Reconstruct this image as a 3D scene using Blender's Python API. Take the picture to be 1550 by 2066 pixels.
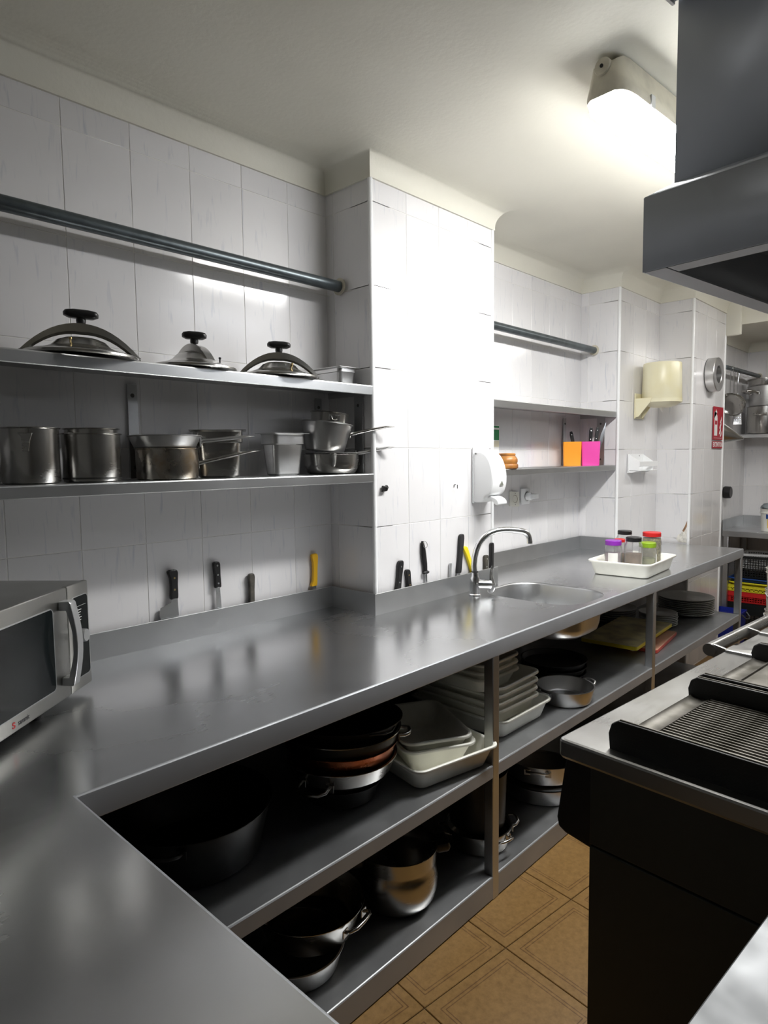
import bpy, bmesh, math, random
from mathutils import Vector, Matrix
random.seed(7)
R = math.radians
PI = math.pi
for o in list(bpy.data.objects):
    bpy.data.objects.remove(o)
SC = bpy.context.scene
COL = SC.collection

# ---------------------------------------------------------------- camera
F_PX, YAW, PITCH, ROLL = 1316.6, 0.81154, -0.08054, -0.01236
cam_data = bpy.data.cameras.new('camera')
cam = bpy.data.objects.new('camera', cam_data)
COL.objects.link(cam)
cam_data.sensor_fit = 'VERTICAL'
cam_data.sensor_height = 36.0
cam_data.lens = F_PX / 2066 * 36.0
cam_data.clip_start = 0.02
fw = Vector((math.sin(YAW) * math.cos(PITCH), math.cos(YAW) * math.cos(PITCH), math.sin(PITCH)))
rt = Vector((math.cos(YAW), -math.sin(YAW), 0))
up = rt.cross(fw)
r2 = rt * math.cos(ROLL) + up * math.sin(ROLL)
u2 = up * math.cos(ROLL) - rt * math.sin(ROLL)
cam.matrix_world = Matrix(((r2.x, u2.x, -fw.x, -0.7717), (r2.y, u2.y, -fw.y, -1.9673),
                           (r2.z, u2.z, -fw.z, 1.4672), (0, 0, 0, 1)))
SC.camera = cam

# ---------------------------------------------------------------- world, exposure
wd = bpy.data.worlds.new('world')
SC.world = wd
wd.use_nodes = True
wd.node_tree.nodes['Background'].inputs[0].default_value = (0.8, 0.9, 1.0, 1)
wd.node_tree.nodes['Background'].inputs[1].default_value = 0.0
vs = SC.view_settings
vs.view_transform = 'Standard'
vs.look = 'None'
vs.gamma = 1
vs.use_curve_mapping = False
vs.exposure = 0.74
SC.cycles.max_bounces = 14
SC.cycles.diffuse_bounces = 8
SC.cycles.glossy_bounces = 8
LAMP_STRENGTH = 60.0

# ---------------------------------------------------------------- materials
MATS = {}
def nt_new(name):
    m = bpy.data.materials.new(name)
    m.use_nodes = True
    n = m.node_tree.nodes
    return m, m.node_tree, n, n['Principled BSDF']

def link(t, a, b): t.links.new(a, b)

def mat(name, col, rough=0.5, metal=0.0, spec=None, var=0.0, vscale=6.0, bump=0.0, bscale=200.0,
        trans=0.0, emit=None, estr=0.0, sss=0.0, rvar=0.0, col2=None, alpha=1.0):
    if name in MATS: return MATS[name]
    m, t, n, b = nt_new(name)
    b.inputs['Base Color'].default_value = (*col, 1)
    b.inputs['Roughness'].default_value = rough
    b.inputs['Metallic'].default_value = metal
    if spec is not None: b.inputs['Specular IOR Level'].default_value = spec
    if trans: b.inputs['Transmission Weight'].default_value = trans
    if emit:
        b.inputs['Emission Color'].default_value = (*emit, 1)
        b.inputs['Emission Strength'].default_value = estr
    if var or rvar or bump:
        tc = n.new('ShaderNodeTexCoord')
        nz = n.new('ShaderNodeTexNoise'); nz.inputs['Scale'].default_value = vscale
        nz.inputs['Detail'].default_value = 5
        link(t, tc.outputs['Object'], nz.inputs['Vector'])
        if var:
            mx = n.new('ShaderNodeMix'); mx.data_type = 'RGBA'
            c2 = col2 if col2 else tuple(max(0, c * (1 - var)) for c in col)
            mx.inputs[6].default_value = (*col, 1); mx.inputs[7].default_value = (*c2, 1)
            rp = n.new('ShaderNodeMapRange'); rp.inputs[1].default_value = .4; rp.inputs[2].default_value = .68
            link(t, nz.outputs['Fac'], rp.inputs[0]); link(t, rp.outputs[0], mx.inputs[0])
            link(t, mx.outputs[2], b.inputs['Base Color'])
        if rvar:
            mr = n.new('ShaderNodeMapRange')
            mr.inputs[1].default_value = .3; mr.inputs[2].default_value = .7
            mr.inputs[3].default_value = max(.03, rough - rvar); mr.inputs[4].default_value = rough + rvar
            link(t, nz.outputs['Fac'], mr.inputs[0]); link(t, mr.outputs[0], b.inputs['Roughness'])
        if bump:
            nb = n.new('ShaderNodeTexNoise'); nb.inputs['Scale'].default_value = bscale
            nb.inputs['Detail'].default_value = 3
            link(t, tc.outputs['Object'], nb.inputs['Vector'])
            bp = n.new('ShaderNodeBump'); bp.inputs['Strength'].default_value = bump
            bp.inputs['Distance'].default_value = .002
            link(t, nb.outputs['Fac'], bp.inputs['Height']); link(t, bp.outputs[0], b.inputs['Normal'])
    MATS[name] = m
    return m

def steel(name, col=(.56, .57, .58), rough=.26, rvar=.09, scratch=.25, stretch=(1, 1, 1), sscale=14.0, big=2.5, metal=1.0):
    """brushed stainless sheet: blotchy roughness, fine scratches in one direction"""
    if name in MATS: return MATS[name]
    m, t, n, b = nt_new(name)
    b.inputs['Metallic'].default_value = metal
    tc = n.new('ShaderNodeTexCoord')
    n1 = n.new('ShaderNodeTexNoise'); n1.inputs['Scale'].default_value = big; n1.inputs['Detail'].default_value = 2.5
    n1.inputs['Distortion'].default_value = .15
    link(t, tc.outputs['Object'], n1.inputs['Vector'])
    mp = n.new('ShaderNodeMapping'); mp.inputs['Scale'].default_value = stretch
    link(t, tc.outputs['Object'], mp.inputs['Vector'])
    n2 = n.new('ShaderNodeTexNoise'); n2.inputs['Scale'].default_value = sscale; n2.inputs['Detail'].default_value = 4
    link(t, mp.outputs[0], n2.inputs['Vector'])
    ad = n.new('ShaderNodeMath'); ad.operation = 'MULTIPLY_ADD'; ad.inputs[1].default_value = scratch
    link(t, n2.outputs['Fac'], ad.inputs[0]); link(t, n1.outputs['Fac'], ad.inputs[2])
    mr = n.new('ShaderNodeMapRange')
    mr.inputs[1].default_value = .25 + scratch * .5; mr.inputs[2].default_value = .75 + scratch * .5
    mr.inputs[3].default_value = max(.05, rough - rvar); mr.inputs[4].default_value = rough + rvar
    link(t, ad.outputs[0], mr.inputs[0]); link(t, mr.outputs[0], b.inputs['Roughness'])
    mx = n.new('ShaderNodeMix'); mx.data_type = 'RGBA'
    mx.inputs[6].default_value = (*col, 1); mx.inputs[7].default_value = (*[c * .82 for c in col], 1)
    link(t, mr.outputs[0], mx.inputs[0])
    mf = n.new('ShaderNodeMapRange'); mf.inputs[1].default_value = .3; mf.inputs[2].default_value = .7
    link(t, n1.outputs['Fac'], mf.inputs[0]); link(t, mf.outputs[0], mx.inputs[0])
    link(t, mx.outputs[2], b.inputs['Base Color'])
    MATS[name] = m
    return m

STEEL_TOP = steel('steel_worktop', (.74, .75, .76), .25, .07, .15, (3, 12, 1), 5, 2.2)
STEEL_EDGE = steel('steel_edge', (.44, .455, .48), .52, .06, .2, (2, 2, 12), 5, 4.0, metal=.6)
STEEL_SHELF = steel('steel_shelf', (.58, .59, .60), .36, .08, .15, (3, 14, 1), 6, 4.0)
STEEL_SHADED = steel('steel_shelf_shaded', (.36, .37, .38), .40, .10, .2, (3, 14, 1), 8, 6.0, metal=.82)  # darker copy of the shelf steel, shade under the worktop in its colour
STEEL_POT = steel('steel_pot', (.55, .54, .52), .24, .07, .3, (1, 1, 30), 8, 9.0)
STEEL_ALU = steel('aluminium', (.62, .62, .62), .36, .08, .2, (1, 1, 30), 8, 9.0)
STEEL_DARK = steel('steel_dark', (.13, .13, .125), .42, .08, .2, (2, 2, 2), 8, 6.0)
STEEL_HOOD = steel('steel_hood', (.60, .63, .68), .62, .04, .1, (4, 4, 1), 4, 1.5)
RANGE_SIDE = mat('range_side_enamel', (.045, .048, .042), .5, .2, var=.15, vscale=3)
STEEL_GRILL = steel('steel_grill', (.48, .48, .47), .33, .08, .25, (3, 40, 1), 6, 5.0)
CHROME = mat('chrome', (.85, .86, .87), .16, 1.0, rvar=.04, vscale=30)
BLACK_PL = mat('black_plastic', (.012, .012, .013), .38, var=.3, vscale=40)
BLACK_PAN = mat('black_pan', (.02, .02, .02), .42, .3, var=.4, vscale=20)
CAST = mat('cast_iron', (.016, .016, .015), .55, .0, var=.5, vscale=18, bump=.25, bscale=260)
CAST_RIB = mat('seared_iron', (.20, .19, .17), .42, .75, var=.6, vscale=14, col2=(.07, .065, .05))
ROD = mat('painted_rod', (.10, .12, .13), .32, .55, var=.3, vscale=25)
WHITE_TUB = mat('white_polythene', (.93, .925, .85), .42, var=.12, vscale=9, spec=.4)
WHITE_PL = mat('white_plastic', (.86, .87, .88), .28)
CREAM_PL = mat('cream_plastic', (.80, .76, .56), .33, var=.1, vscale=7, col2=(.76, .70, .45))
BEIGE_PL = mat('beige_housing', (.62, .58, .47), .5, var=.25, vscale=12)
YELLOW_PL = mat('yellow_plastic', (.92, .52, .02), .4)
YELLOW2_PL = mat('bright_yellow_plastic', (.95, .76, .02), .4)
COPPER = mat('copper', (.46, .15, .07), .3, 1.0, rvar=.1, vscale=20, var=.3)
WOOD = mat('turned_wood', (.50, .22, .05), .38, var=.7, vscale=9, col2=(.22, .08, .02))
ORANGE = mat('orange_plastic', (.95, .36, .03), .35)
PINK = mat('pink_plastic', (.85, .08, .42), .35)
OLIVE = mat('olive_plastic', (.45, .45, .02), .4)
MAROON = mat('maroon_plastic', (.16, .01, .05), .35)
RED_PL = mat('red_plastic', (.62, .02, .02), .4)
BLUE_PL = mat('blue_plastic', (.015, .03, .30), .35)
BLUE2_PL = mat('blue_tray_plastic', (.02, .07, .26), .4)
YEL_CR = mat('yellow_crate_plastic', (.78, .70, .03), .4)
PURPLE = mat('purple_plastic', (.26, .03, .42), .35)
GREEN_PL = mat('green_plastic', (.25, .42, .02), .35)
SIGN_RED = mat('sign_red', (.42, .012, .03), .35)
SIGN_WHITE = mat('sign_white', (.85, .86, .85), .35)
PLASTER = mat('plaster', (.74, .725, .64), .62, var=.05, vscale=2.5, bump=.35, bscale=60)
PLASTER_W = mat('wall_plaster', (.30, .30, .29), .75, var=.15, vscale=5)
GROUT = mat('grout', (.84, .83, .81), .8, var=.12, vscale=8)
RUBBER = mat('rubber', (.01, .01, .01), .7)
GREEN_PAPER = mat('green_print', (.03, .27, .10), .5)
PAPER = mat('paper', (.88, .88, .86), .6)
CREAM_PAPER = mat('cream_print', (.86, .80, .62), .6)
GREY_PRINT = mat('grey_print', (.35, .36, .38), .6)
CLOTH = mat('grey_cloth', (.22, .26, .28), .9, var=.3, vscale=30, bump=.4, bscale=120)
PLATE = mat('stoneware', (.50, .505, .48), .32, var=.12, vscale=20)
PLATE_W = mat('pale_stoneware', (.66, .67, .66), .28, var=.12, vscale=20)
BOARD_Y = mat('yellow_board_face', (.74, .66, .36), .6, var=.25, vscale=12, col2=(.42, .36, .22))
BOARD_YE = mat('yellow_board_edge', (.78, .62, .02), .5)
BOARD_R = mat('red_board_face', (.62, .30, .20), .6, var=.25, vscale=12, col2=(.52, .34, .24))
BOARD_RE = mat('red_board_edge', (.50, .06, .04), .5)
BROWN_HERB = mat('dried_herbs', (.20, .17, .06), .9, var=.8, vscale=90, col2=(.50, .45, .24))
SPICE = mat('brown_spice', (.33, .23, .16), .9, var=.3, vscale=30)
PALE_SPICE = mat('pale_spice', (.62, .52, .56), .9, var=.3, vscale=25)
GREEN_SPICE = mat('green_spice', (.36, .38, .20), .9, var=.3, vscale=25)
GARLIC_PRINT = mat('garlic_print', (.55, .28, .16), .6)
MW_STEEL = steel('microwave_steel', (.50, .50, .48), .34, .05, .3, (2, 30, 30), 6, 4.0)
MW_GLASS = mat('dark_glass', (.006, .009, .010), .12, spec=.5)
SILVER_PL = mat('silver_plastic', (.52, .53, .54), .3, .6)
PANEL_BLK = mat('panel_black', (.006, .008, .008), .22)
FLOOR_BASE = mat('floor_bed', (.10, .06, .025), .9)
RUST = mat('brass', (.55, .42, .20), .3, 1.0)
GREY_CONN = mat('dark_panel_grey', (.09, .095, .10), .45, .4)

def jar_mat():
    m, t, n, b = nt_new('clear_plastic')
    b.inputs['Base Color'].default_value = (.95, .95, .95, 1)
    b.inputs['Roughness'].default_value = .08
    b.inputs['IOR'].default_value = 1.25
    b.inputs['Transmission Weight'].default_value = .92
    return m
CLEAR = jar_mat()

def tile_mat():
    m, t, n, b = nt_new('wall_tile')
    tc = n.new('ShaderNodeTexCoord'); oi = n.new('ShaderNodeObjectInfo')
    sc = n.new('ShaderNodeVectorMath'); sc.operation = 'SCALE'
    sc.inputs[0].default_value = (37, 11, 53); link(t, oi.outputs['Random'], sc.inputs['Scale'])
    av = n.new('ShaderNodeVectorMath'); av.operation = 'ADD'
    link(t, tc.outputs['Object'], av.inputs[0]); link(t, sc.outputs[0], av.inputs[1])
    mp = n.new('ShaderNodeMapping'); mp.inputs['Scale'].default_value = (60, 60, 7)
    link(t, av.outputs[0], mp.inputs['Vector'])
    nz = n.new('ShaderNodeTexNoise'); nz.inputs['Scale'].default_value = 1; nz.inputs['Detail'].default_value = 3
    nz.inputs['Distortion'].default_value = .8
    link(t, mp.outputs[0], nz.inputs['Vector'])
    rp = n.new('ShaderNodeMapRange'); rp.inputs[1].default_value = .60; rp.inputs[2].default_value = .78
    link(t, nz.outputs['Fac'], rp.inputs[0])
    n2 = n.new('ShaderNodeTexNoise'); n2.inputs['Scale'].default_value = 6; n2.inputs['Detail'].default_value = 4
    link(t, av.outputs[0], n2.inputs['Vector'])
    m1 = n.new('ShaderNodeMix'); m1.data_type = 'RGBA'
    m1.inputs[6].default_value = (.80, .79, .80, 1); m1.inputs[7].default_value = (.74, .735, .75, 1)
    link(t, n2.outputs['Fac'], m1.inputs[0])
    m2 = n.new('ShaderNodeMix'); m2.data_type = 'RGBA'; m2.inputs[7].default_value = (.56, .58, .64, 1)
    mm = n.new('ShaderNodeMath'); mm.operation = 'MULTIPLY'; mm.inputs[1].default_value = .75
    link(t, rp.outputs[0], mm.inputs[0]); link(t, mm.outputs[0], m2.inputs[0])
    link(t, m1.outputs[2], m2.inputs[6])
    # each tile a shade of its own
    hv = n.new('ShaderNodeHueSaturation')
    mv = n.new('ShaderNodeMapRange'); mv.inputs[3].default_value = .94; mv.inputs[4].default_value = 1.03
    link(t, oi.outputs['Random'], mv.inputs[0]); link(t, mv.outputs[0], hv.inputs['Value'])
    link(t, m2.outputs[2], hv.inputs['Color']); link(t, hv.outputs[0], b.inputs['Base Color'])
    b.inputs['Roughness'].default_value = .13
    nb = n.new('ShaderNodeTexNoise'); nb.inputs['Scale'].default_value = 22
    link(t, av.outputs[0], nb.inputs['Vector'])
    bp = n.new('ShaderNodeBump'); bp.inputs['Strength'].default_value = .10; bp.inputs['Distance'].default_value = .002
    link(t, nb.outputs['Fac'], bp.inputs['Height']); link(t, bp.outputs[0], b.inputs['Normal'])
    return m
TILE = tile_mat()

def floor_mat():
    m, t, n, b = nt_new('floor_tile')
    tc = n.new('ShaderNodeTexCoord'); oi = n.new('ShaderNodeObjectInfo')
    sx = n.new('ShaderNodeSeparateXYZ'); link(t, tc.outputs['Object'], sx.inputs[0])
    def M(op, a, bb=None, v=None):
        q = n.new('ShaderNodeMath'); q.operation = op
        link(t, a, q.inputs[0])
        if bb is not None: link(t, bb, q.inputs[1])
        if v is not None: q.inputs[1].default_value = v
        return q.outputs[0]
    ax = M('ABSOLUTE', sx.outputs[0]); ay = M('ABSOLUTE', sx.outputs[1])
    d = M('SUBTRACT', M('MAXIMUM', ax, ay), v=0)
    l1 = M('LESS_THAN', M('ABSOLUTE', M('SUBTRACT', d, v=.136)), v=.0016)
    l2 = M('LESS_THAN', M('ABSOLUTE', M('SUBTRACT', d, v=.126)), v=.0014)
    ln = M('MAXIMUM', l1, l2)
    sc = n.new('ShaderNodeVectorMath'); sc.operation = 'SCALE'; sc.inputs[0].default_value = (31, 17, 5)
    link(t, oi.outputs['Random'], sc.inputs['Scale'])
    av = n.new('ShaderNodeVectorMath'); av.operation = 'ADD'
    link(t, tc.outputs['Object'], av.inputs[0]); link(t, sc.outputs[0], av.inputs[1])
    nz = n.new('ShaderNodeTexNoise'); nz.inputs['Scale'].default_value = 55; nz.inputs['Detail'].default_value = 6
    nz.inputs['Roughness'].default_value = .7
    link(t, av.outputs[0], nz.inputs['Vector'])
    rp = n.new('ShaderNodeMapRange'); rp.inputs[1].default_value = .35; rp.inputs[2].default_value = .7
    link(t, nz.outputs['Fac'], rp.inputs[0])
    m1 = n.new('ShaderNodeMix'); m1.data_type = 'RGBA'
    m1.inputs[6].default_value = (.27, .155, .05, 1); m1.inputs[7].default_value = (.18, .098, .028, 1)
    link(t, rp.outputs[0], m1.inputs[0])
    m2 = n.new('ShaderNodeMix'); m2.data_type = 'RGBA'; m2.inputs[7].default_value = (.10, .045, .012, 1)
    mm = M('MINIMUM', M('MULTIPLY', ln, M('MULTIPLY', nz.outputs['Fac'], v=1.7)), v=.9); link(t, mm, m2.inputs[0]); link(t, m1.outputs[2], m2.inputs[6])
    link(t, m2.outputs[2], b.inputs['Base Color'])
    b.inputs['Roughness'].default_value = .38
    bp = n.new('ShaderNodeBump'); bp.inputs['Strength'].default_value = .1; bp.inputs['Distance'].default_value = .001
    link(t, nz.outputs['Fac'], bp.inputs['Height']); link(t, bp.outputs[0], b.inputs['Normal'])
    return m
FLOOR_TILE = floor_mat()

def emit_mat(name, col, s):
    m = bpy.data.materials.new(name); m.use_nodes = True
    n = m.node_tree.nodes; n.clear()
    e = n.new('ShaderNodeEmission'); e.inputs[0].default_value = (*col, 1); e.inputs[1].default_value = s
    o = n.new('ShaderNodeOutputMaterial'); m.node_tree.links.new(e.outputs[0], o.inputs[0])
    return m
TUBE_LIGHT = emit_mat('fluorescent_diffuser', (1.0, .99, .965), LAMP_STRENGTH)
TUBE_SIDE = emit_mat('diffuser_side', (1.0, .99, .965), LAMP_STRENGTH * .55)

# ---------------------------------------------------------------- mesh helpers
class MB:
    def __init__(s): s.v = []; s.f = []
    def add(s, vs_, fs):
        k = len(s.v); s.v += [tuple(p) for p in vs_]; s.f += [tuple(i + k for i in f) for f in fs]
        return s
    def box(s, x0, x1, y0, y1, z0, z1):
        x0, x1 = min(x0, x1), max(x0, x1); y0, y1 = min(y0, y1), max(y0, y1); z0, z1 = min(z0, z1), max(z0, z1)
        return s.add([(x0, y0, z0), (x1, y0, z0), (x1, y1, z0), (x0, y1, z0), (x0, y0, z1), (x1, y0, z1), (x1, y1, z1), (x0, y1, z1)],
                     [(3, 2, 1, 0), (4, 5, 6, 7), (0, 1, 5, 4), (1, 2, 6, 5), (2, 3, 7, 6), (3, 0, 4, 7)])
    def quad(s, a, b, c, d): return s.add([a, b, c, d], [(0, 1, 2, 3)])
    def rings(s, rings, cap0=True, cap1=True, closed=True):
        k = len(s.v); n = len(rings[0])
        for r in rings: s.v += [tuple(p) for p in r]
        for i in range(len(rings) - 1):
            for j in range(n if closed else n - 1):
                a = k + i * n + j; b = k + i * n + (j + 1) % n
                s.f.append((a, b, b + n, a + n))
        if cap0: s.f.append(tuple(k + j for j in reversed(range(n))))
        if cap1: s.f.append(tuple(k + (len(rings) - 1) * n + j for j in range(n)))
        return s
    def lathe(s, prof, n=40, c=(0, 0, 0), cap0=False, cap1=False):
        rs = []
        for r, z in prof:
            r = max(r, 1e-4)
            rs.append([(c[0] + r * math.cos(2 * PI * j / n), c[1] + r * math.sin(2 * PI * j / n), c[2] + z) for j in range(n)])
        return s.rings(rs, cap0, cap1)
    def tube(s, path, r, n=10, flat=1.0, cap=True, upv=(0, 0, 1)):
        """round (or flattened) section along a path; r number or list"""
        P = [Vector(p) for p in path]; rs = []
        for i, p in enumerate(P):
            tg = (P[min(i + 1, len(P) - 1)] - P[max(i - 1, 0)]).normalized()
            u = Vector(upv)
            if abs(tg.dot(u)) > .96: u = Vector((1, 0, 0)) if abs(tg.x) < .9 else Vector((0, 1, 0))
            a = tg.cross(u).normalized(); b = a.cross(tg).normalized()
            rr = r[i] if isinstance(r, (list, tuple)) else r
            fl = flat[i] if isinstance(flat, (list, tuple)) else flat
            rs.append([p + a * (rr * math.cos(2 * PI * j / n)) + b * (rr * fl * math.sin(2 * PI * j / n)) for j in range(n)])
        return s.rings(rs, cap, cap)
    def prism(s, poly, axis, a0, a1):
        """poly: 2-D outline; axis 'x': (y,z) outline, 'y': (x,z), 'z': (x,y)"""
        def pt(p, a): return (a, p[0], p[1]) if axis == 'x' else ((p[0], a, p[1]) if axis == 'y' else (p[0], p[1], a))
        return s.rings([[pt(p, a0) for p in poly], [pt(p, a1) for p in poly]])
    def rrect(s, specs, n=6, c=(0, 0), cap0=True, cap1=True):
        """loft of rounded rectangles: specs = (half_w, half_d, corner_r, z)"""
        rs = []
        for hw, hd, r, z in specs:
            r = max(1e-4, min(r, hw - 1e-4, hd - 1e-4)); ring = []
            for q, (sx, sy) in enumerate(((1, 1), (-1, 1), (-1, -1), (1, -1))):
                for k in range(n + 1):
                    a = q * PI / 2 + k * PI / 2 / n
                    ring.append((c[0] + sx * (hw - r) + r * math.cos(a), c[1] + sy * (hd - r) + r * math.sin(a), z))
            rs.append(ring)
        return s.rings(rs, cap0, cap1)
    def sweep(s, path, prof, closed=False):
        """profile (offset to the right of travel, z) along a plan path, mitred"""
        n = len(path); rs = []
        for i, p in enumerate(path):
            def nrm(a, b):
                d = Vector((b[0] - a[0], b[1] - a[1])).normalized(); return Vector((d.y, -d.x))
            n0 = nrm(path[i - 1], p) if i > 0 else nrm(p, path[i + 1])
            n1 = nrm(p, path[i + 1]) if i < n - 1 else n0
            m = (n0 + n1); m = m / max(.2, m.dot(n0))
            rs.append([(p[0] + m.x * o, p[1] + m.y * o, z) for o, z in prof])
        return s.rings(rs, False, False, closed=False)
    def mesh(s, name, m, ang=38, bevel=0, seg=2, fix=True):
        me = bpy.data.meshes.new(name)
        me.from_pydata(s.v, [], s.f)
        bm = bmesh.new(); bm.from_mesh(me)
        bmesh.ops.remove_doubles(bm, verts=bm.verts, dist=1e-6)
        if fix: bmesh.ops.recalc_face_normals(bm, faces=bm.faces)
        if bevel:
            es = [e for e in bm.edges if len(e.link_faces) == 2 and e.calc_face_angle(0) > R(25)]
            bmesh.ops.bevel(bm, geom=es, offset=bevel, segments=seg, affect='EDGES', profile=.5, clamp_overlap=True)
        for f in bm.faces: f.smooth = True
        bm.to_mesh(me); bm.free()
        me.set_sharp_from_angle(angle=R(min(ang, 21) if bevel else ang))
        if m: me.materials.append(m)
        return me
    def obj(s, name, m, parent=None, **k):
        return ob(name, s.mesh(name, m, **k), parent)

def ob(name, me, parent=None):
    o = bpy.data.objects.new(name, me); COL.objects.link(o)
    if parent: o.parent = parent
    return o

def tag(o, label, cat, group=None):
    o['label'] = label; o['category'] = cat
    if group: o['group'] = group
    return o

def thing(name, label, cat, loc=(0, 0, 0), rz=0, group=None, rot=None):
    o = bpy.data.objects.new(name, None); COL.objects.link(o)
    o.empty_display_size = .05
    o.location = loc
    o.rotation_euler = rot if rot else (0, 0, R(rz))
    return tag(o, label, cat, group)

def struct(o):
    o['kind'] = 'structure'; return o

def dup(root, loc, rz, label, group=None):
    c = root.copy(); COL.objects.link(c); c.location = loc; c.rotation_euler = (0, 0, R(rz)); c['label'] = label
    if group: c['group'] = group
    for ch in list(root.children):
        d = ch.copy(); COL.objects.link(d); d.parent = c
        for g in list(ch.children):
            e = g.copy(); COL.objects.link(e); e.parent = d
    return c

def arc(cx, cz, r, a0, a1, n):
    return [(cx + r * math.cos(R(a0 + (a1 - a0) * i / n)), cz + r * math.sin(R(a0 + (a1 - a0) * i / n))) for i in range(n + 1)]

def bez(p0, p1, p2, p3, n=12):
    out = []
    for i in range(n + 1):
        t = i / n; a = (1 - t)
        out.append(tuple(a ** 3 * p0[k] + 3 * a * a * t * p1[k] + 3 * a * t * t * p2[k] + t ** 3 * p3[k] for k in range(len(p0))))
    return out

def text_mesh(body, size, m, depth=.0006, bold=0.0):
    c = bpy.data.curves.new('lettering', 'FONT'); c.body = body; c.size = size; c.extrude = depth
    c.align_x = 'CENTER'; c.align_y = 'CENTER'; c.offset = bold
    t = bpy.data.objects.new('lettering', c)
    COL.objects.link(t)
    me = bpy.data.meshes.new_from_object(t)
    bpy.data.objects.remove(t); bpy.data.curves.remove(c)
    me.materials.clear(); me.materials.append(m)
    return me

ORD = ['topmost', 'second', 'third', 'fourth', 'fifth', 'sixth', 'seventh', 'eighth', 'ninth', 'tenth', 'eleventh', 'twelfth']
def nth(i, n):
    """i counted from the top"""
    return 'topmost' if i == 0 else ('bottom' if i == n - 1 else ORD[i] + ' from top')

# ================================================================ THE SETTING
CB = 2.50       # underside of the coving
CR = 0.082      # coving radius
CEIL = CB + CR
XL, YB, XE = -1.05, -2.75, 5.33
TOPZ = .878     # worktop height

# wall outline, room to the right of travel
SEG = [('wall_left', (XL, 0), (.99, 0)),
       ('wall_column_side', (.99, 0), (.99, -.245)),
       ('wall_column', (.99, -.245), (1.772, -.245)),
       ('wall_column_return', (1.772, -.245), (1.772, .015)),
       ('wall_recess', (1.772, .015), (3.15, .015)),
       ('wall_recess_side', (3.15, .015), (3.15, -.235)),
       ('wall_pier', (3.15, -.235), (3.78, -.235)),
       ('wall_pier_side', (3.78, -.235), (3.78, -.455)),
       ('wall_right', (3.78, -.455), (4.45, -.455)),
       ('wall_nook_return', (4.45, -.455), (4.45, -.375)),
       ('wall_nook', (4.45, -.375), (XE, -.375)),
       ('wall_end', (XE, -.375), (XE, YB))]
CUTS = {'wall_left': [-.8, -.6, -.4, -.2, 0, .2, .4, .6, .8], 'wall_column_side': [-.045],
        'wall_column': [1.186, 1.386, 1.586], 'wall_column_return': [-.045],
        'wall_recess': [1.951, 2.151, 2.351, 2.551, 2.751, 2.951], 'wall_recess_side': [-.035],
        'wall_pier': [3.36, 3.56], 'wall_pier_side': [], 'wall_right': [3.85, 4.05, 4.25],
        'wall_nook_return': [], 'wall_nook': [4.6, 4.8, 5.0, 5.2], 'wall_end': [-.52, -.72, -.92, -1.12, -1.32]}
ROWS = [0.01, .31, .61, .91, 1.21, 1.51, 1.81, 2.11, 2.41, 2.52]
tile_cache = {}
def tile_mesh(w, h):
    k = (round(w, 3), round(h, 3))
    if k not in tile_cache:
        tile_cache[k] = MB().box(-w / 2 + .0012, w / 2 - .0012, -.0014, .004, -h / 2 + .0012, h / 2 - .0012).mesh('tile', TILE, bevel=.0007, seg=1)
    return tile_cache[k]

TH = .10
for nm, a, b in SEG:
    d = Vector((b[0] - a[0], b[1] - a[1])); L = d.length; d.normalize(); nl = Vector((-d.y, d.x))
    q = [(a[0], a[1]), (b[0], b[1]), (b[0] + nl.x * TH, b[1] + nl.y * TH), (a[0] + nl.x * TH, a[1] + nl.y * TH)]
    mb = MB().prism(q, 'z', 0, CEIL + .05)
    w = struct(mb.obj(nm, GROUT))
    alongx = abs(d.x) > .5
    s0 = a[0] if alongx else a[1]; s1 = b[0] if alongx else b[1]
    cuts = [s0] + [c for c in CUTS[nm]] + [s1]
    far = YB
    for c0, c1 in zip(cuts[:-1], cuts[1:]):
        if abs(c1 - c0) < .012: continue
        if nm == 'wall_end' and c1 == s1: continue
        for z0, z1 in zip(ROWS[:-1], ROWS[1:]):
            ztop = z1
            if nm == 'wall_left' and c1 < -.61: continue
            t = ob('tile', tile_mesh(abs(c1 - c0), ztop - z0), w)
            mid = (c0 + c1) / 2
            t.location = (mid, a[1], (z0 + ztop) / 2) if alongx else (a[0], mid, (z0 + ztop) / 2)
            # outward (room) direction is to the right of travel
            t.rotation_euler = (R(random.uniform(-.08, .08)), 0, math.atan2(d.y, d.x) + R(random.uniform(-.12, .12)))

# walls out of the picture that close the room
struct(MB().box(XL - .1, XL, YB, .1, 0, CEIL + .05).obj('wall_near', mat('near_wall', (.14, .14, .135), .7)))
struct(MB().box(XL - .1, XE + .1, YB - .1, YB, 0, CEIL + .05).obj('wall_back', PLASTER_W))
struct(MB().box(XL - .1, XE + .1, YB - .1, .12, CEIL, CEIL + .08).obj('ceiling', PLASTER))
# lower ceiling over the nook
struct(MB().box(4.47, XE, YB, -.375, 2.40, CEIL).obj('ceiling_nook', PLASTER))

def cove(name, path, zb, r):
    prof = [(0, zb - .012), (.010, zb - .012), (.010, zb)] + [(.010 + r - r * math.cos(t), zb + r * math.sin(t)) for t in [PI / 2 * i / 10 for i in range(1, 11)]]
    return struct(MB().sweep(path, prof).obj(name, PLASTER, ang=50, fix=False))
out = [SEG[0][1]] + [sg[2] for sg in SEG[:9]]
cove('trim_1', [(XL, YB)] + out, CB, CR)
cove('trim_2', [(4.47, -.455 + .08), (XE, -.375), (XE, YB)], 2.325, .075)
# coving end piece above the nook edge
struct(MB().box(4.44, 4.475, -.56, -.455, 2.325, CEIL).obj('trim_3', PLASTER, bevel=.012, seg=3))
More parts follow.
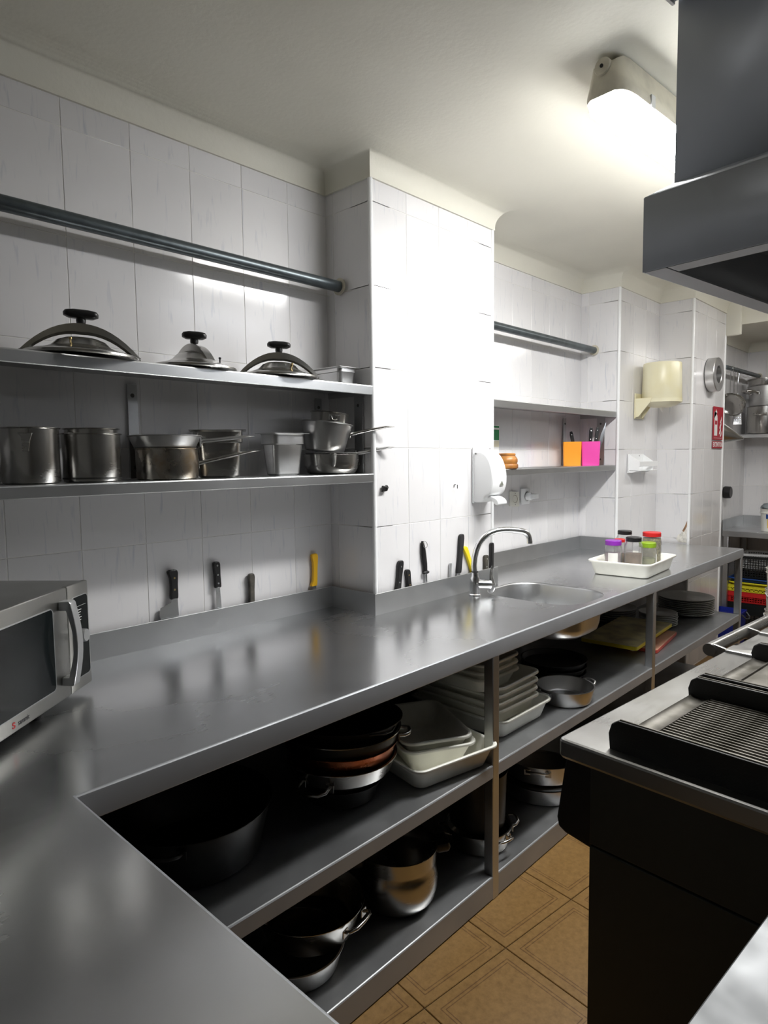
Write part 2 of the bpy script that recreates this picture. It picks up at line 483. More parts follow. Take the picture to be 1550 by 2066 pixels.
# round white corner strips on the outer tile corners
for i, (x, y) in enumerate([(.99, -.245), (1.772, -.245), (3.15, -.235), (3.78, -.455), (4.45, -.455)]):
    s = 1 if i in (1, 4) else -1
    m = MB().lathe([(.0095, .90 if i != 3 and i != 4 else 0), (.0095, CB - .01)], 14, (x, y, 0), True, True)
    struct(m.obj('trim_%d' % (4 + i), WHITE_PL))

# floor bed and tiles
fl = struct(MB().box(XL, XE, YB, .02, -.08, -.004).obj('floor', FLOOR_BASE))
ft = MB().box(-.1655, .1655, -.1655, .1655, -.01, 0).mesh('floor_tile', FLOOR_TILE, bevel=.0015, seg=1)
fa = R(-7.0); fx = Vector((math.cos(fa), math.sin(fa))); fy = Vector((-math.sin(fa), math.cos(fa)))
O = Vector((.81, -.948))
for i in range(-8, 20):
    for j in range(-9, 6):
        c = O + fx * ((i + .5) * .3335) + fy * ((j + .5) * .3335)
        if not (-.9 < c.x < XE + .1 and YB + .2 < c.y < -.35): continue
        if c.x < 3.5 and c.y > -.62: continue
        t = ob('floor_tile', ft, fl); t.location = (c.x, c.y, random.uniform(-.0004, .0004)); t.rotation_euler = (0, 0, fa)

# ================================================================ CEILING LAMPS
def lamp():
    t = thing('ceiling_lamp', 'white sealed fluorescent batten lamp glowing on the ceiling beside the hood', 'lamp', (1.045, -1.105, 0), -4)
    L = 1.28; zr = 2.480
    def ring(x, f, kind):
        if kind == 'h':   # housing, wide at the rim, narrow at the ceiling
            p = [(.067, zr - .008), (.069, zr), (.067, zr + .014), (.058, zr + .040), (.045, CEIL - .004), (-.045, CEIL - .004), (-.058, zr + .040), (-.067, zr + .014), (-.069, zr), (-.067, zr - .008)]
        else:
            p = [(.064, zr - .006), (.064, zr - .012), (.060, zr - .028), (.050, zr - .039), (.0, zr - .042), (-.050, zr - .039), (-.060, zr - .028), (-.064, zr - .012), (-.064, zr - .006)]
        return [(x, y * f[0], zr + (z - zr) * f[1]) for y, z in p]
    hs = [ring(x, f, 'h') for x, f in [(.0, (.55, .72)), (.012, (.80, .85)), (.035, (.95, .97)), (.07, (1, 1)), (L - .07, (1, 1)), (L - .035, (.95, .97)), (L - .012, (.8, .85)), (L, (.55, .72))]]
    MB().rings(hs).obj('housing', BEIGE_PL, t, ang=45)
    ds = [ring(x, f, 'd') for x, f in [(.006, (.60, .55)), (.018, (.84, .85)), (.04, (.97, 1)), (.07, (1, 1)), (L / 2, (1, 1)), (L - .07, (1, 1)), (L - .04, (.97, 1)), (L - .018, (.84, .85)), (L - .006, (.6, .55))]]
    d = MB().rings(ds).obj('diffuser', TUBE_LIGHT, t, ang=60)
    d.data.materials.append(TUBE_SIDE)
    for p in d.data.polygons:
        if p.normal.z > -.45: p.material_index = 1
    b = MB().lathe([(.001, 0), (.022, 0), (.024, .004), (.024, .03), (.001, .03)], 20)
    bo = b.obj('cable_boss', BEIGE_PL, t); bo.location = (-.006, 0, CEIL - .032); bo.rotation_euler = (0, R(90), 0)
    sc_ = MB().lathe([(.0001, 0), (.005, 0), (.005, .004), (.0001, .004)], 10).obj('screw', RUBBER, bo); sc_.location = (0, 0, -.003)
    for x in (.16, .64, 1.12):
        for s in (-1, 1):
            MB().box(x - .012, x + .012, s * .065, s * .072, zr - .014, zr + .022).obj('clip', SILVER_PL, t, bevel=.002)
    return t
l1 = lamp()
l2 = dup(l1, (3.30, -1.25, 0), -4, 'fluorescent batten lamp on the ceiling beyond the hood')
for c in l2.children:
    if c.name.startswith('diffuser'):
        c.data = c.data.copy(); c.data.materials[0] = emit_mat('weak_diffuser', (1.0, .98, .94), LAMP_STRENGTH * .30); c.data.materials[1] = emit_mat('weak_diffuser_side', (1.0, .98, .94), LAMP_STRENGTH * .12)

# ================================================================ WORKTABLE
wt = thing('steel_worktable', 'long L-shaped stainless steel worktable with sink and two shelves below', 'worktable', (0, 0, 0))
FY, LX, RX, LE = -.80, -.342, 3.755, -1.60
top = MB()
T = .006
BS = .020     # stand-off of the backsplash from the tiles
def flat(x0, x1, y0, y1): top.quad((x0, y0, TOPZ), (x1, y0, TOPZ), (x1, y1, TOPZ), (x0, y1, TOPZ))
SX0, SX1, SY0, SY1 = 1.55, 1.95, -.775, -.295
flat(XL + .005, LX - T, LE + T, FY + T)
flat(XL + .005, SX0, FY + T, -.255)
flat(SX1, RX - T, FY + T, -.255)
flat(SX0, SX1, FY + T, SY0); flat(SX0, SX1, SY1, -.255)
flat(XL + .005, .98, -.255, -.004); flat(1.782, 3.14, -.255, .008); flat(3.14, RX - T, -.255, -.245)
scx, scy, shw, shd, scr = 1.75, -.535, .192, .232, .135
rr = []
for q_, (sx, sy) in enumerate(((1, 1), (-1, 1), (-1, -1), (1, -1))):
    for k in range(11):
        a = q_ * PI / 2 + k * PI / 20
        rr.append((scx + sx * (shw - scr) + scr * math.cos(a), scy + sy * (shd - scr) + scr * math.sin(a), TOPZ))
ro = []
hw0, hd0 = (SX1 - SX0) / 2, (SY1 - SY0) / 2
mx0, my0 = (SX0 + SX1) / 2, (SY0 + SY1) / 2
for p in rr:
    dx, dy = p[0] - mx0, p[1] - my0
    f = min(hw0 / max(1e-6, abs(dx)), hd0 / max(1e-6, abs(dy)))
    ro.append((mx0 + dx * f, my0 + dy * f, TOPZ))
top.rings([ro, rr], False, False)
for cx_, cy_ in ((SX1, SY1), (SX0, SY1), (SX0, SY0), (SX1, SY0)):   # fill the four corners left by the radial fan
    best = sorted(range(len(ro)), key=lambda i: (ro[i][0] - cx_) ** 2 + (ro[i][1] - cy_) ** 2)[:2]
    top.add([ro[best[0]], ro[best[1]], (cx_, cy_, TOPZ)], [(0, 1, 2)])
wtop = top.obj('worktop', STEEL_TOP, wt, ang=20, fix=False)
for p in wtop.data.polygons: pass
bm = bmesh.new(); bm.from_mesh(wtop.data)
for f in bm.faces:
    if f.normal.z < 0: f.normal_flip()
bm.to_mesh(wtop.data); bm.free()
edge_prof = [(-T, TOPZ)] + [(-T + T * math.sin(R(a)), TOPZ - T + T * math.cos(R(a))) for a in (30, 60, 90)] + [(0, .826), (-.002, .823), (-.018, .823), (-.018, .828)]
MB().sweep([(XL + .005, LE), (LX, LE), (LX, FY), (RX, FY), (RX, -.462)], edge_prof).obj('front_edge', STEEL_EDGE, wt, ang=20, fix=False)
MB().box(XL + .005, LX - .02, LE + .02, FY + .02, TOPZ - .03, TOPZ - .004).obj('dark_underside', STEEL_DARK, wt)
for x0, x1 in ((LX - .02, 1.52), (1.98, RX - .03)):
    MB().box(x0, x1, FY + .022, -.28, TOPZ - .030, TOPZ - .004).obj('dark_underside', STEEL_DARK, wt)  # unseen dark slabs added under the main run to darken the shelves below
# sink basin
sk = MB().rrect([(shw, shd, scr, TOPZ), (shw - .003, shd - .003, scr - .003, TOPZ - .002), (shw - .007, shd - .007, scr - .006, TOPZ - .008), (shw - .016, shd - .016, scr - .012, .765),
                 (shw - .024, shd - .024, scr - .018, .738), (shw - .045, shd - .045, scr - .03, .722), (shw - .08, shd - .08, scr - .06, .7165), (.022, .022, .021, .713)], 10, (scx, scy), False, False)
so = sk.obj('sink_basin', STEEL_SHELF, wt, fix=False, ang=60)
md = so.modifiers.new('sheet', 'SOLIDIFY'); md.thickness = .0015; md.offset = -1
MB().lathe([(.0001, .004), (.012, .004), (.014, .002), (.024, .002), (.026, .0), (.026, -.03)], 24, (scx, scy, .711)).obj('drain', CHROME, so)
# backsplash sheets, standing a little off the tiles
bsz = TOPZ + .082
bs_prof = [(0, TOPZ - .001), (.0, bsz - .001), (-.001, bsz), (-.004, bsz), (-.004, TOPZ - .001)]
def bsplash(path): MB().sweep(path, bs_prof).obj('backsplash', STEEL_SHELF, wt, ang=30, fix=True)
bsplash([(XL + .01, -BS - .004), (.99 - BS - .006, -BS - .004)])
bsplash([(.99 - BS - .006, -BS - .004), (.99 - BS - .006, -.245 - BS - .004)])
bsplash([(.99 - BS - .006, -.245 - BS - .004), (1.79, -.245 - BS - .004)])
bsplash([(1.79, -.004), (3.135, -.004)])
bsplash([(3.135, -.004), (3.135, -.262)])
# shelves
def shelf_part(name, z, x0, x1, depth_back, zlip):
    pr_ = [(-.7 - 0, z)] if False else []
    prof = [(-.745, z), (-.005, z), (-.002, z - .001), (0, z - .004), (0, zlip + .002), (-.002, zlip), (-.012, zlip)]
    o = MB().sweep([(x0, FY), (x1, FY)], prof).obj(name, STEEL_SHADED, wt, ang=15, fix=False)
    o.data.materials.append(STEEL_EDGE)
    for p in o.data.polygons:
        if abs(p.normal.y) > .7: p.material_index = 1
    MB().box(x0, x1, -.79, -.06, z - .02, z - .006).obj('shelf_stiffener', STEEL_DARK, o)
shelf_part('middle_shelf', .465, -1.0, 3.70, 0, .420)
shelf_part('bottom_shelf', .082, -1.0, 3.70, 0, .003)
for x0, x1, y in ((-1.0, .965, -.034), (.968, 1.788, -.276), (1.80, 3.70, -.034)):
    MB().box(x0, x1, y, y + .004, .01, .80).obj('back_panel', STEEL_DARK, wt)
for x in (-.98, .961, 2.296, 3.706):
    for y in (FY - .0005, -.10):
        MB().box(x, x + .036, y, y + .036, 0.0, TOPZ - .05).obj('leg', STEEL_SHELF, wt, bevel=.003)
MB().box(XL + .02, XL + .056, LE + .03, LE + .066, 0, TOPZ - .05).obj('leg', STEEL_SHELF, wt, bevel=.003)
MB().box(LX - .06, LX - .024, LE + .03, LE + .066, 0, TOPZ - .05).obj('leg', STEEL_SHELF, wt, bevel=.003)

# mixer tap
tp = thing('mixer_tap', 'chrome swan-neck mixer tap standing at the sink corner', 'tap', (1.512, -.335, TOPZ), -30)
MB().lathe([(.027, 0), (.027, .005), (.0235, .008), (.0225, .05), (.021, .075), (.0165, .082), (.0145, .10), (.0001, .10)], 28, cap0=True).obj('body', CHROME, tp)
sp = [(0, 0, .095), (-.004, 0, .13)] + bez((-.004, 0, .13), (.005, 0, .30), (.13, 0, .285), (.225, 0, .268), 14)[1:] + bez((.225, 0, .268), (.252, 0, .262), (.262, 0, .245), (.262, 0, .222), 5)[1:]
MB().tube(sp, .0125, 16, upv=(0, 1, 0)).obj('spout', CHROME, tp, ang=60)
MB().lathe([(.0135, 0), (.0135, .012), (.0001, .012)], 18, (0.262, 0, .212), cap0=True).obj('aerator', CHROME, tp)
MB().lathe([(.0145, 0), (.0145, .010)], 18, (0, 0, .094)).obj('collar_ring', RUBBER, tp)
hb = MB().tube([(.01, -.003, .048), (.05, -.012, .046), (.068, -.016, .045)], [.019, .020, .018], 18).obj('cartridge', CHROME, tp)
MB().tube(bez((.066, -.016, .012), (.085, -.018, .05), (.055, -.016, .08), (.078, -.016, .125), 10), [.010, .016, .018, .017, .014, .011, .009, .008, .0075, .007, .006], 12, flat=.4, upv=(0, 1, 0)).obj('lever', CHROME, hb)

# ================================================================ RODS AND WALL SHELVES
def rod(label, p0, p1, r, grp=None):
    t = thing('hanging_rod', label, 'rod', p0)
    d = Vector(p1) - Vector(p0)
    MB().tube([(0, 0, 0), tuple(d)], r, 18, upv=(0, 0, 1)).obj('bar', ROD, t)
    u = d.normalized()
    e = MB().lathe([(r * 1.0, 0), (r * 1.55, .002), (r * 1.5, .006), (r, .010)], 16).obj('wall_plug', BEIGE_PL, t)
    e.location = d - u * .012; e.rotation_euler = u.to_track_quat('Z', 'Y').to_euler()
    return t
rod('long dark grey rod above the pan lids on the left wall', (XL, -.092, 2.128), (.984, -.088, 2.128), .021)
rod('shorter dark grey rod above the recess shelf with the bright containers', (1.79, -.085, 2.128), (3.144, -.081, 2.128), .021)

def wall_shelf(name, label, x0, x1, z, d, lip, yw=-.006):
    t = thing(name, label, 'shelf', (x0, yw, z))
    L = x1 - x0
    prof = [(0.002, 0), (d - .004, 0), (d - .001, -.001), (d, -.004), (d, -lip + .002), (d - .002, -lip), (d - .014, -lip), (d - .014, -lip + .002)]
    MB().sweep([(0, 0), (L, 0)], [(o, zz) for o, zz in prof]).obj('shelf_board', STEEL_SHELF, t, ang=15, fix=False)
    MB().box(0.002, L - .002, -d + .012, -.002, -.012, -.003).obj('underside', STEEL_SHELF, t)
    MB().box(L - .003, L, -d + .001, -.002, -lip, -.0005).obj('end_cap', STEEL_SHELF, t)
    return t
wall_shelf('wall_shelf', 'upper stainless shelf on the left wall carrying pressure cooker lids', -1.0, .982, 1.741, .246, .034)
wall_shelf('wall_shelf', 'lower stainless shelf on the left wall carrying steel pots', -1.0, .982, 1.415, .246, .033)
wall_shelf('wall_shelf', 'empty upper stainless shelf in the recess right of the column', 1.786, 3.138, 1.742, .238, .036, .008)
wall_shelf('wall_shelf', 'lower stainless shelf in the recess holding the orange and pink containers', 1.786, 3.138, 1.414, .238, .032, .008)
def strip(label, loc, rz, h, w=.032):
    t = thing('shelf_bracket', label, 'bracket', loc, rz)
    MB().box(-w / 2, w / 2, -.006, 0, 0, h).obj('strip', STEEL_SHELF, t, bevel=.001)
    for z in (h * .12, h * .88):
        s = MB().lathe([(.0001, .003), (.005, .0025), (.0065, 0)], 12).obj('screw', STEEL_DARK, t)
        s.location = (0, -.006, z); s.rotation_euler = (R(90), 0, 0)
strip('flat steel strip between the left shelves behind the stacked saucepans', (.171, -.006, 1.417), 0, .29)
strip('flat steel strip in the corner behind the conical saucepan', (.925, -.006, 1.417), 0, .29)
strip('flat steel strip on the column side next to the saucepan handles', (.984, -.178, 1.417), -90, .29, .045)
strip('flat steel strip on the recess back wall behind the knife container', (2.93, .008, 1.416), 0, .29)
strip('flat steel strip on the recess side wall beside the pink container', (3.144, -.13, 1.416), -90, .29, .05)

# ================================================================ COOKWARE
def pot_prof(r0, r1, h, t=.0018, lip=.004, foot=.006):
    """open vessel: outer base r0 to outer rim r1"""
    return [(.0001, .0), (r0 - foot, 0), (r0 - .0015, foot * .35), (r0, foot), (r1, h - .003), (r1 + lip, h - .001), (r1 + lip, h + .0008),
            (r1 - t, h), (r1 - t - .0005, h - .004), (r0 - t, foot + .002), (r0 - foot - t, t + .001), (.0001, t + .001)]
def pot_body(t, name, r0, r1, h, m, n=48, **k):
    return MB().lathe(pot_prof(r0, r1, h, **k), n).obj(name, m, t, ang=35)

def long_handle(t, r, z, ang, L, m, rise=.02, w=.0085, drop=0.0):
    """tubular saucepan handle leaving the wall at angle ang"""
    ca, sa = math.cos(R(ang)), math.sin(R(ang))
    def P(d, zz): return ((r + d) * ca, (r + d) * sa, zz)
    h = MB().tube([P(-.001, z), P(.012, z + .004), P(.03, z + rise * .25), P(L * .55, z + rise * .7), P(L * .82, z + rise), P(L * .93, z + rise * 1.05 - drop), P(L, z + rise * 1.08 - drop)],
                  [w * .7, w * .8, w, w * 1.05, w * 1.15, w * 1.2, w * .5], 12, flat=[1, 1, .8, .7, .45, .25, .2]).obj('handle', m, t, ang=60)
    pl = MB().box(-.001, .0018, -.016, .016, -.016, .014).obj('handle_plate', m, h, bevel=.0006, seg=1)
    pl.location = ((r - .0005) * ca, (r - .0005) * sa, z); pl.rotation_euler = (0, 0, R(ang))
    for s in (-1, 1):
        rv = MB().lathe([(.0045, 0), (.004, .0015), (.0001, .0025)], 10).obj('rivet', m, h)
        rv.location = ((r + .001) * ca - s * .009 * sa, (r + .001) * sa + s * .009 * ca, z - .009)
        rv.rotation_euler = (0, R(90), R(ang))
    return h
def loop_handle(t, r, z, ang, m, w=.05, out=.035, rad=.0045, up_=.012):
    """strap loop on the side of a pan"""
    ca, sa = math.cos(R(ang)), math.sin(R(ang))
    pts = []
    for a, b, c in [(0, -w * .55, 0), (.006, -w * .56, .002), (out * .55, -w * .55, up_ * .6), (out * .9, -w * .38, up_), (out, 0, up_ * 1.1), (out * .9, w * .38, up_), (out * .55, w * .55, up_ * .6), (.006, w * .56, .002), (0, w * .55, 0)]:
        x = r + a; pts.append((x * ca - b * sa, x * sa + b * ca, z + c))
    h = MB().tube(pts, rad, 10).obj('handle', m, t, ang=60)
    for s in (-1, 1):
        pl = MB().box(-.001, .003, -.012, .012, -.01, .012).obj('handle_plate', m, h, bevel=.001, seg=1)
        b = s * w * .55; pl.location = (r * ca - b * sa, r * sa + b * ca, z - .004); pl.rotation_euler = (0, 0, R(ang))
    return h

ZS = 1.4155
# --- lower left shelf
t = thing('stock_pot', 'tall steel pot at the left end of the lower shelf, small flared handle', 'pot', (-.169, -.135, ZS))
pot_body(t, 'vessel', .068, .069, .143, STEEL_POT)
hd = MB().prism([(-.017, .0), (-.010, -.007), (-.009, -.045), (.006, -.046), (.010, -.02), (.017, .0)], 'y', -.002, .002).obj('handle', STEEL_POT, t, bevel=.0008, seg=1)
hd.location = (-.033, -.0675, .128); hd.rotation_euler = (R(8), 0, R(-26))
t = thing('stock_pot', 'tall steel pot with flared rim, second from left on the lower shelf', 'pot', (-.012, -.135, ZS))
pot_body(t, 'vessel', .074, .075, .131, STEEL_POT, lip=.005)
MB().lathe([(.0755, .012), (.0758, .010), (.0755, .008)], 48).obj('base_seam', STEEL_DARK, t)
t = thing('nested_pot', 'steel pot nested inside the second pot, only its raised rim showing', 'pot', (-.010, -.132, ZS + .004))
pot_body(t, 'vessel', .064, .0675, .141, STEEL_POT, lip=.006)

t = thing('saucepan', 'stained steel saucepan under a wider pan on the lower shelf', 'saucepan', (.212, -.135, ZS))
pot_body(t, 'vessel', .089, .090, .092, mat('stained_steel', (.50, .48, .44), .28, 1.0, rvar=.08, vscale=14, var=.5, col2=(.34, .26, .17)))
long_handle(t, .090, .045, -26, .19, STEEL_POT, rise=.036)
t = thing('wide_pan', 'wide sloping steel pan stacked on the stained saucepan', 'pan', (.207, -.135, ZS + .0935))
pot_body(t, 'vessel', .090, .103, .036, STEEL_ALU, foot=.004)
long_handle(t, .102, .018, -27, .165, STEEL_ALU, rise=.016)

def gn(name, label, loc, rz, hw, hd_, h, cr, m, rim=.011, group=None, taper=.012):
    t = thing(name, label, 'container', loc, rz, group)
    sp_ = [(hw - rim - taper - .006, hd_ - rim - taper - .006, cr, 0), (hw - rim - taper, hd_ - rim - taper, cr, .006), (hw - rim - taper * .6, hd_ - rim - taper * .6, cr, h * .68),
           (hw - rim - taper * .5, hd_ - rim - taper * .5, cr, h * .72), (hw - rim, hd_ - rim, cr, h * .75), (hw - rim, hd_ - rim, cr, h - .005), (hw - rim + .003, hd_ - rim + .003, cr, h - .001), (hw, hd_, .006, h - .001), (hw, hd_, .006, h + .0008),
           (hw - rim + .001, hd_ - rim + .001, cr, h + .0008), (hw - rim - .0015, hd_ - rim - .0015, cr, h - .004), (hw - rim - taper, hd_ - rim - taper, cr, .012), (hw - rim - taper - .008, hd_ - rim - taper - .008, cr, .003)]
    MB().rrect(sp_, 6).obj('pan', m, t, ang=35)
    return t
gn('gastronorm_container', 'deep rectangular steel container behind the saucepan handles', (.402, -.118, ZS), -34, .088, .078, .150, .035, STEEL_POT)
gn('gastronorm_container', 'narrow deep steel container right of the saucepan handles, wide flat rim', (.662, -.118, ZS), 0, .080, .056, .146, .02, STEEL_ALU)

t = thing('saute_pan', 'low steel pan with stubby handle at the right end of the lower shelf', 'pan', (.872, -.138, ZS))
MB().lathe([(.0001, 0), (.078, 0), (.090, .006), (.098, .020), (.102, .045), (.103, .071), (.106, .0725), (.106, .074), (.101, .0735), (.100, .045), (.095, .021), (.08, .004), (.0001, .003)], 56).obj('vessel', STEEL_POT, t, ang=35)
ang = -128
ca, sa = math.cos(R(ang)), math.sin(R(ang))
MB().tube([(.100 * ca, .100 * sa, .035), (.112 * ca, .112 * sa, .042), (.14 * ca, .14 * sa, .058), (.19 * ca - .008, .19 * sa, .072), (.205 * ca - .012, .205 * sa, .073)], [.009, .010, .012, .013, .006], 12, flat=[1, .9, .7, .5, .3]).obj('handle', STEEL_POT, t, ang=60)
for s in (-1, 1): pass
t = thing('frying_pan', 'shallow pan lying inside the low pan, flat handle pointing right', 'pan', (.872, -.138, ZS + .052))
pot_body(t, 'vessel', .080, .093, .026, STEEL_ALU, foot=.004)
long_handle(t, .092, .020, -38, .150, STEEL_ALU, rise=.024)
t = thing('conical_saucepan', 'tilted sloping-sided saucepan on top of the low pan, handle to the right', 'saucepan', (.842, -.135, ZS + .083), rot=(R(3), R(6), 0))
pot_body(t, 'vessel', .072, .093, .105, STEEL_ALU, foot=.004)
long_handle(t, .088, .072, -40, .165, STEEL_POT, rise=.044)
t = thing('small_pot', 'small steel pot standing inside the tilted saucepan', 'pot', (.853, -.135, ZS + .094), rot=(R(2), R(7), 0))
pot_body(t, 'vessel', .060, .070, .130, STEEL_POT, lip=.004)
h_ = loop_handle(t, .070, .112, -118, STEEL_POT, w=.018, out=.008, rad=.003, up_=-.012)

# --- pressure cooker lids
def lid(label, loc, r, bridge_rz, knob_rz, arch_h, knob_w, bw, tilt, bl=None):
    t = thing('pressure_cooker_lid', label, 'lid', loc, rot=tilt)
    MB().lathe([(.0001, .050), (r * .30, .049), (r * .42, .042), (r * .52, .028), (r * .64, .020), (r * .86, .010), (r * .95, .009), (r, .005), (r + .001, 0), (r - .002, -.003), (r - .006, .003), (r * .9, .006), (r * .5, .022), (r * .4, .036), (.0001, .044)], 56).obj('disc', STEEL_POT, t, ang=35)
    bl = bl or r * .99
    n = 16; rings = []
    for i in range(n + 1):
        u = -1 + 2 * i / n
        x = u * bl; z = .006 + arch_h * (1 - abs(u) ** 2.1); w = bw * (1 - .18 * abs(u))
        nx, nz = arch_h * 2.1 * abs(u) ** 1.1 * (1 if u > 0 else -1) / bl, 1
        k = math.hypot(nx, nz); nx, nz = nx / k * .0035, nz / k * .0035
        e = .019 * (1 - .55 * abs(u))
        rings.append([(x, -w, z - e), (x + nx, -w + .003, z + nz), (x + nx, w - .003, z + nz), (x, w, z - e), (x - nx * .3, w - .004, z - nz * .3), (x - nx * .3, -w + .004, z - nz * .3)])
    br = MB().rings(rings).obj('bridge', STEEL_POT, t, ang=40); br.rotation_euler = (0, 0, R(bridge_rz))
    for s in (-1, 1):
        hk = MB().box(-.007, .007, -bw * .7, bw * .7, -.006, .006).obj('hook', STEEL_POT, br, bevel=.002); hk.location = (s * (bl - .003), 0, .005)
    kz = arch_h + .006
    st = MB().lathe([(.006, 0), (.006, .006), (.0115, .007), (.0125, .014), (.0105, .028), (.0001, .03)], 20, cap0=True).obj('knob_stem', BLACK_PL, t); st.location = (0, 0, kz)
    kn = MB()
    kn.rrect([(knob_w * .72, .012, .010, .020), (knob_w * .98, .017, .015, .025), (knob_w, .018, .016, .033), (knob_w * .9, .016, .014, .039), (knob_w * .55, .011, .010, .042)], 6)
    k_ = kn.obj('knob', BLACK_PL, t, ang=50); k_.location = (0, 0, kz); k_.rotation_euler = (0, 0, R(knob_rz))
    v = MB().lathe([(.008, 0), (.006, .004), (.0022, .005), (.0022, .018), (.004, .019), (.004, .024), (.0001, .025)], 12).obj('valve', RUST, t)
    return t, v
ZT = 1.7415
t, v = lid('largest pressure cooker lid, left on the top shelf, with broad arched clamp', (-.033, -.150, ZT + .008), .146, -21, -18, .078, .044, .026, (R(1.5), R(1.2), 0)); v.location = (-.05, -.055, .018)
t, v = lid('middle pressure cooker lid on the top shelf, clamp turned end-on, black valve', (.309, -.145, ZT + .008), .127, -74, -30, .066, .037, .024, (R(1), R(1), 0), .075); v.location = (.055, -.055, .014); v.data.materials[0] = BLACK_PL
t, v = lid('right pressure cooker lid on the top shelf beside the small steel tray', (.628, -.150, ZT + .008), .134, -36, -32, .074, .040, .025, (R(1), R(1), 0)); v.location = (.01, -.06, .022)
gn('gastronorm_container', 'small shallow steel tray at the right end of the top shelf', (.918, -.112, ZT), 0, .055, .090, .066, .018, STEEL_ALU, rim=.010, taper=.006)

# ================================================================ KNIVES BEHIND THE BACKSPLASH
def knife(name, label, x, y, hm, hl, hw, tiltdeg, ztop, hook=0, rivets=(), rmat=None, blade_w=.0, heel=0, blade=True, thick=.007, guard=0):
    """handle up, blade hidden behind the steel upstand. tilt in the wall plane"""
    t = thing(name, label, 'knife', (x, y, TOPZ + .0015))
    zt = ztop - TOPZ - .0015
    k = math.tan(R(tiltdeg))
    zb = zt - hl
    def X(z): return k * (z - .07)
    pts = []
    L_, R_ = [], []
    for f, wl, wr in [(0, .8 + guard, .8), (.06, .85 + guard * .8, .9), (.14, .88, .92), (.3, .80, .90), (.5, .78, .86), (.72, .92, .92), (.88, 1.0 + hook * .35, .95), (.96, .95 + hook * .55, .8), (1.0, .6 + hook * .3, .45)]:
        z = zb + hl * f
        L_.append((X(z) - hw * wl, z)); R_.append((X(z) + hw * wr, z))
    h = MB().prism(R_ + L_[::-1], 'y', -thick, thick).obj('handle', hm, t, bevel=min(.003, hw * .35), seg=2)
    for f in rivets:
        z = zb + hl * f
        r_ = MB().lathe([(.0036, 0), (.0034, .0008), (.0001, .001)], 10).obj('rivet', rmat or CHROME, h)
        r_.location = (X(z), -thick + .0003, z); r_.rotation_euler = (R(90), 0, 0)
    if blade:
        bw = blade_w or hw * .9
        pl = [(X(zb + .004) - bw * .6, zb + .004), (X(zb + .004) + bw * .8, zb + .004), (X(zb * .6) + bw, zb * .6), (X(0) + bw * .9, 0), (X(0) - bw * .9 - heel * .4, 0), (X(zb * .4) - bw - heel, max(.05, zb - .045) if heel else zb * .4), (X(zb * .5) - bw - heel * .9, zb - .022 if heel else zb * .5), (X(zb) - bw * .7, zb - .008)]
        MB().prism(pl, 'y', -.001, .001).obj('blade', CHROME, t)
    return t
yb1, yb2 = -.0165, -.2565
knife('cleaver', 'black-handled cleaver with brass rivets, steel heel showing above the upstand', .280, yb1 + .002, BLACK_PL, .098, .015, 1, 1.117, hook=1, rivets=(.33, .72), rmat=RUST, blade_w=.016, heel=.035)
knife('spatula', 'black-handled cranked spatula with three pale rivets', .449, yb1 + .002, BLACK_PL, .092, .0135, -2, 1.124, rivets=(.18, .5, .85), blade_w=.010)
knife('kitchen_knife', 'worn black knife handle between the spatula and the yellow knife', .583, yb1 + .002, mat('worn_black', (.03, .028, .025), .5, var=.6, vscale=30, col2=(.10, .09, .07)), .115, .012, 2, 1.063, hook=.4)
knife('butcher_knife', 'amber yellow knife handle in the left wall corner', .880, yb1 + .002, YELLOW_PL, .128, .0125, 3, 1.101, hook=1.1, guard=.7)
knife('kitchen_knife', 'black riveted knife handle leftmost at the column', 1.105, yb2 + .002, BLACK_PL, .13, .0155, 10, 1.068, rivets=(.35, .82))
knife('paring_knife', 'short black knife handle with brass rivets at the column', 1.174, yb2 + .002, BLACK_PL, .09, .013, -7, 1.027, rivets=(.3, .75), rmat=RUST)
# sharpening steel
t = thing('sharpening_steel', 'black sharpening steel with oval guard and hanging ring', 'sharpener', (1.272, yb2 + .002, TOPZ + .0015))
z0 = .992 - TOPZ
MB().tube([(.012, 0, 0), (.008, 0, z0)], .0055, 10).obj('rod', CHROME, t)
MB().lathe([(.0001, -.002), (.014, -.002), (.022, .002), (.021, .006), (.012, .011), (.0001, .012)], 24, (.007, 0, z0 + .002)).obj('guard', BLACK_PL, t).scale = (1, .42, 1)
MB().tube([(.006, 0, z0 + .01), (.002, 0, z0 + .04), (-.006, 0, z0 + .08), (-.009, 0, z0 + .11), (-.012, 0, z0 + .126), (-.011, 0, z0 + .138)], [.010, .013, .0145, .012, .009, .007], 12, flat=.6, upv=(0, 1, 0)).obj('handle', BLACK_PL, t, ang=60)
rg = MB()
rg.tube([(.013 * math.cos(a), .003 * math.sin(a), .013 * math.sin(a)) for a in [2 * PI * i / 20 for i in range(21)]], .0013, 6, upv=(0, 1, 0)); r_ = rg.obj('ring', CHROME, t); r_.location = (-.006, -.009, z0 + .124)
knife('table_knife', 'thin grey knife handle end beside the tall black handle', 1.441, yb2 + .002, SILVER_PL, .07, .0075, 5, 1.018, thick=.004, blade=False)
knife('bread_knife', 'tall straight black knife handle left of the tap', 1.500, yb2 + .002, mat('matt_black', (.018, .018, .02), .6), .17, .0165, 8, 1.136)
knife('butcher_knife', 'bright yellow slanted knife handle behind the tap', 1.612, yb2 + .002, YELLOW2_PL, .13, .014, -26, 1.080, hook=.8)
knife('kitchen_knife', 'short dark worn knife handle right behind the tap spout', 1.708, yb2 + .002, mat('worn_black', (.03, .028, .025)), .09, .0165, 4, 1.022, rivets=(.4, .8))
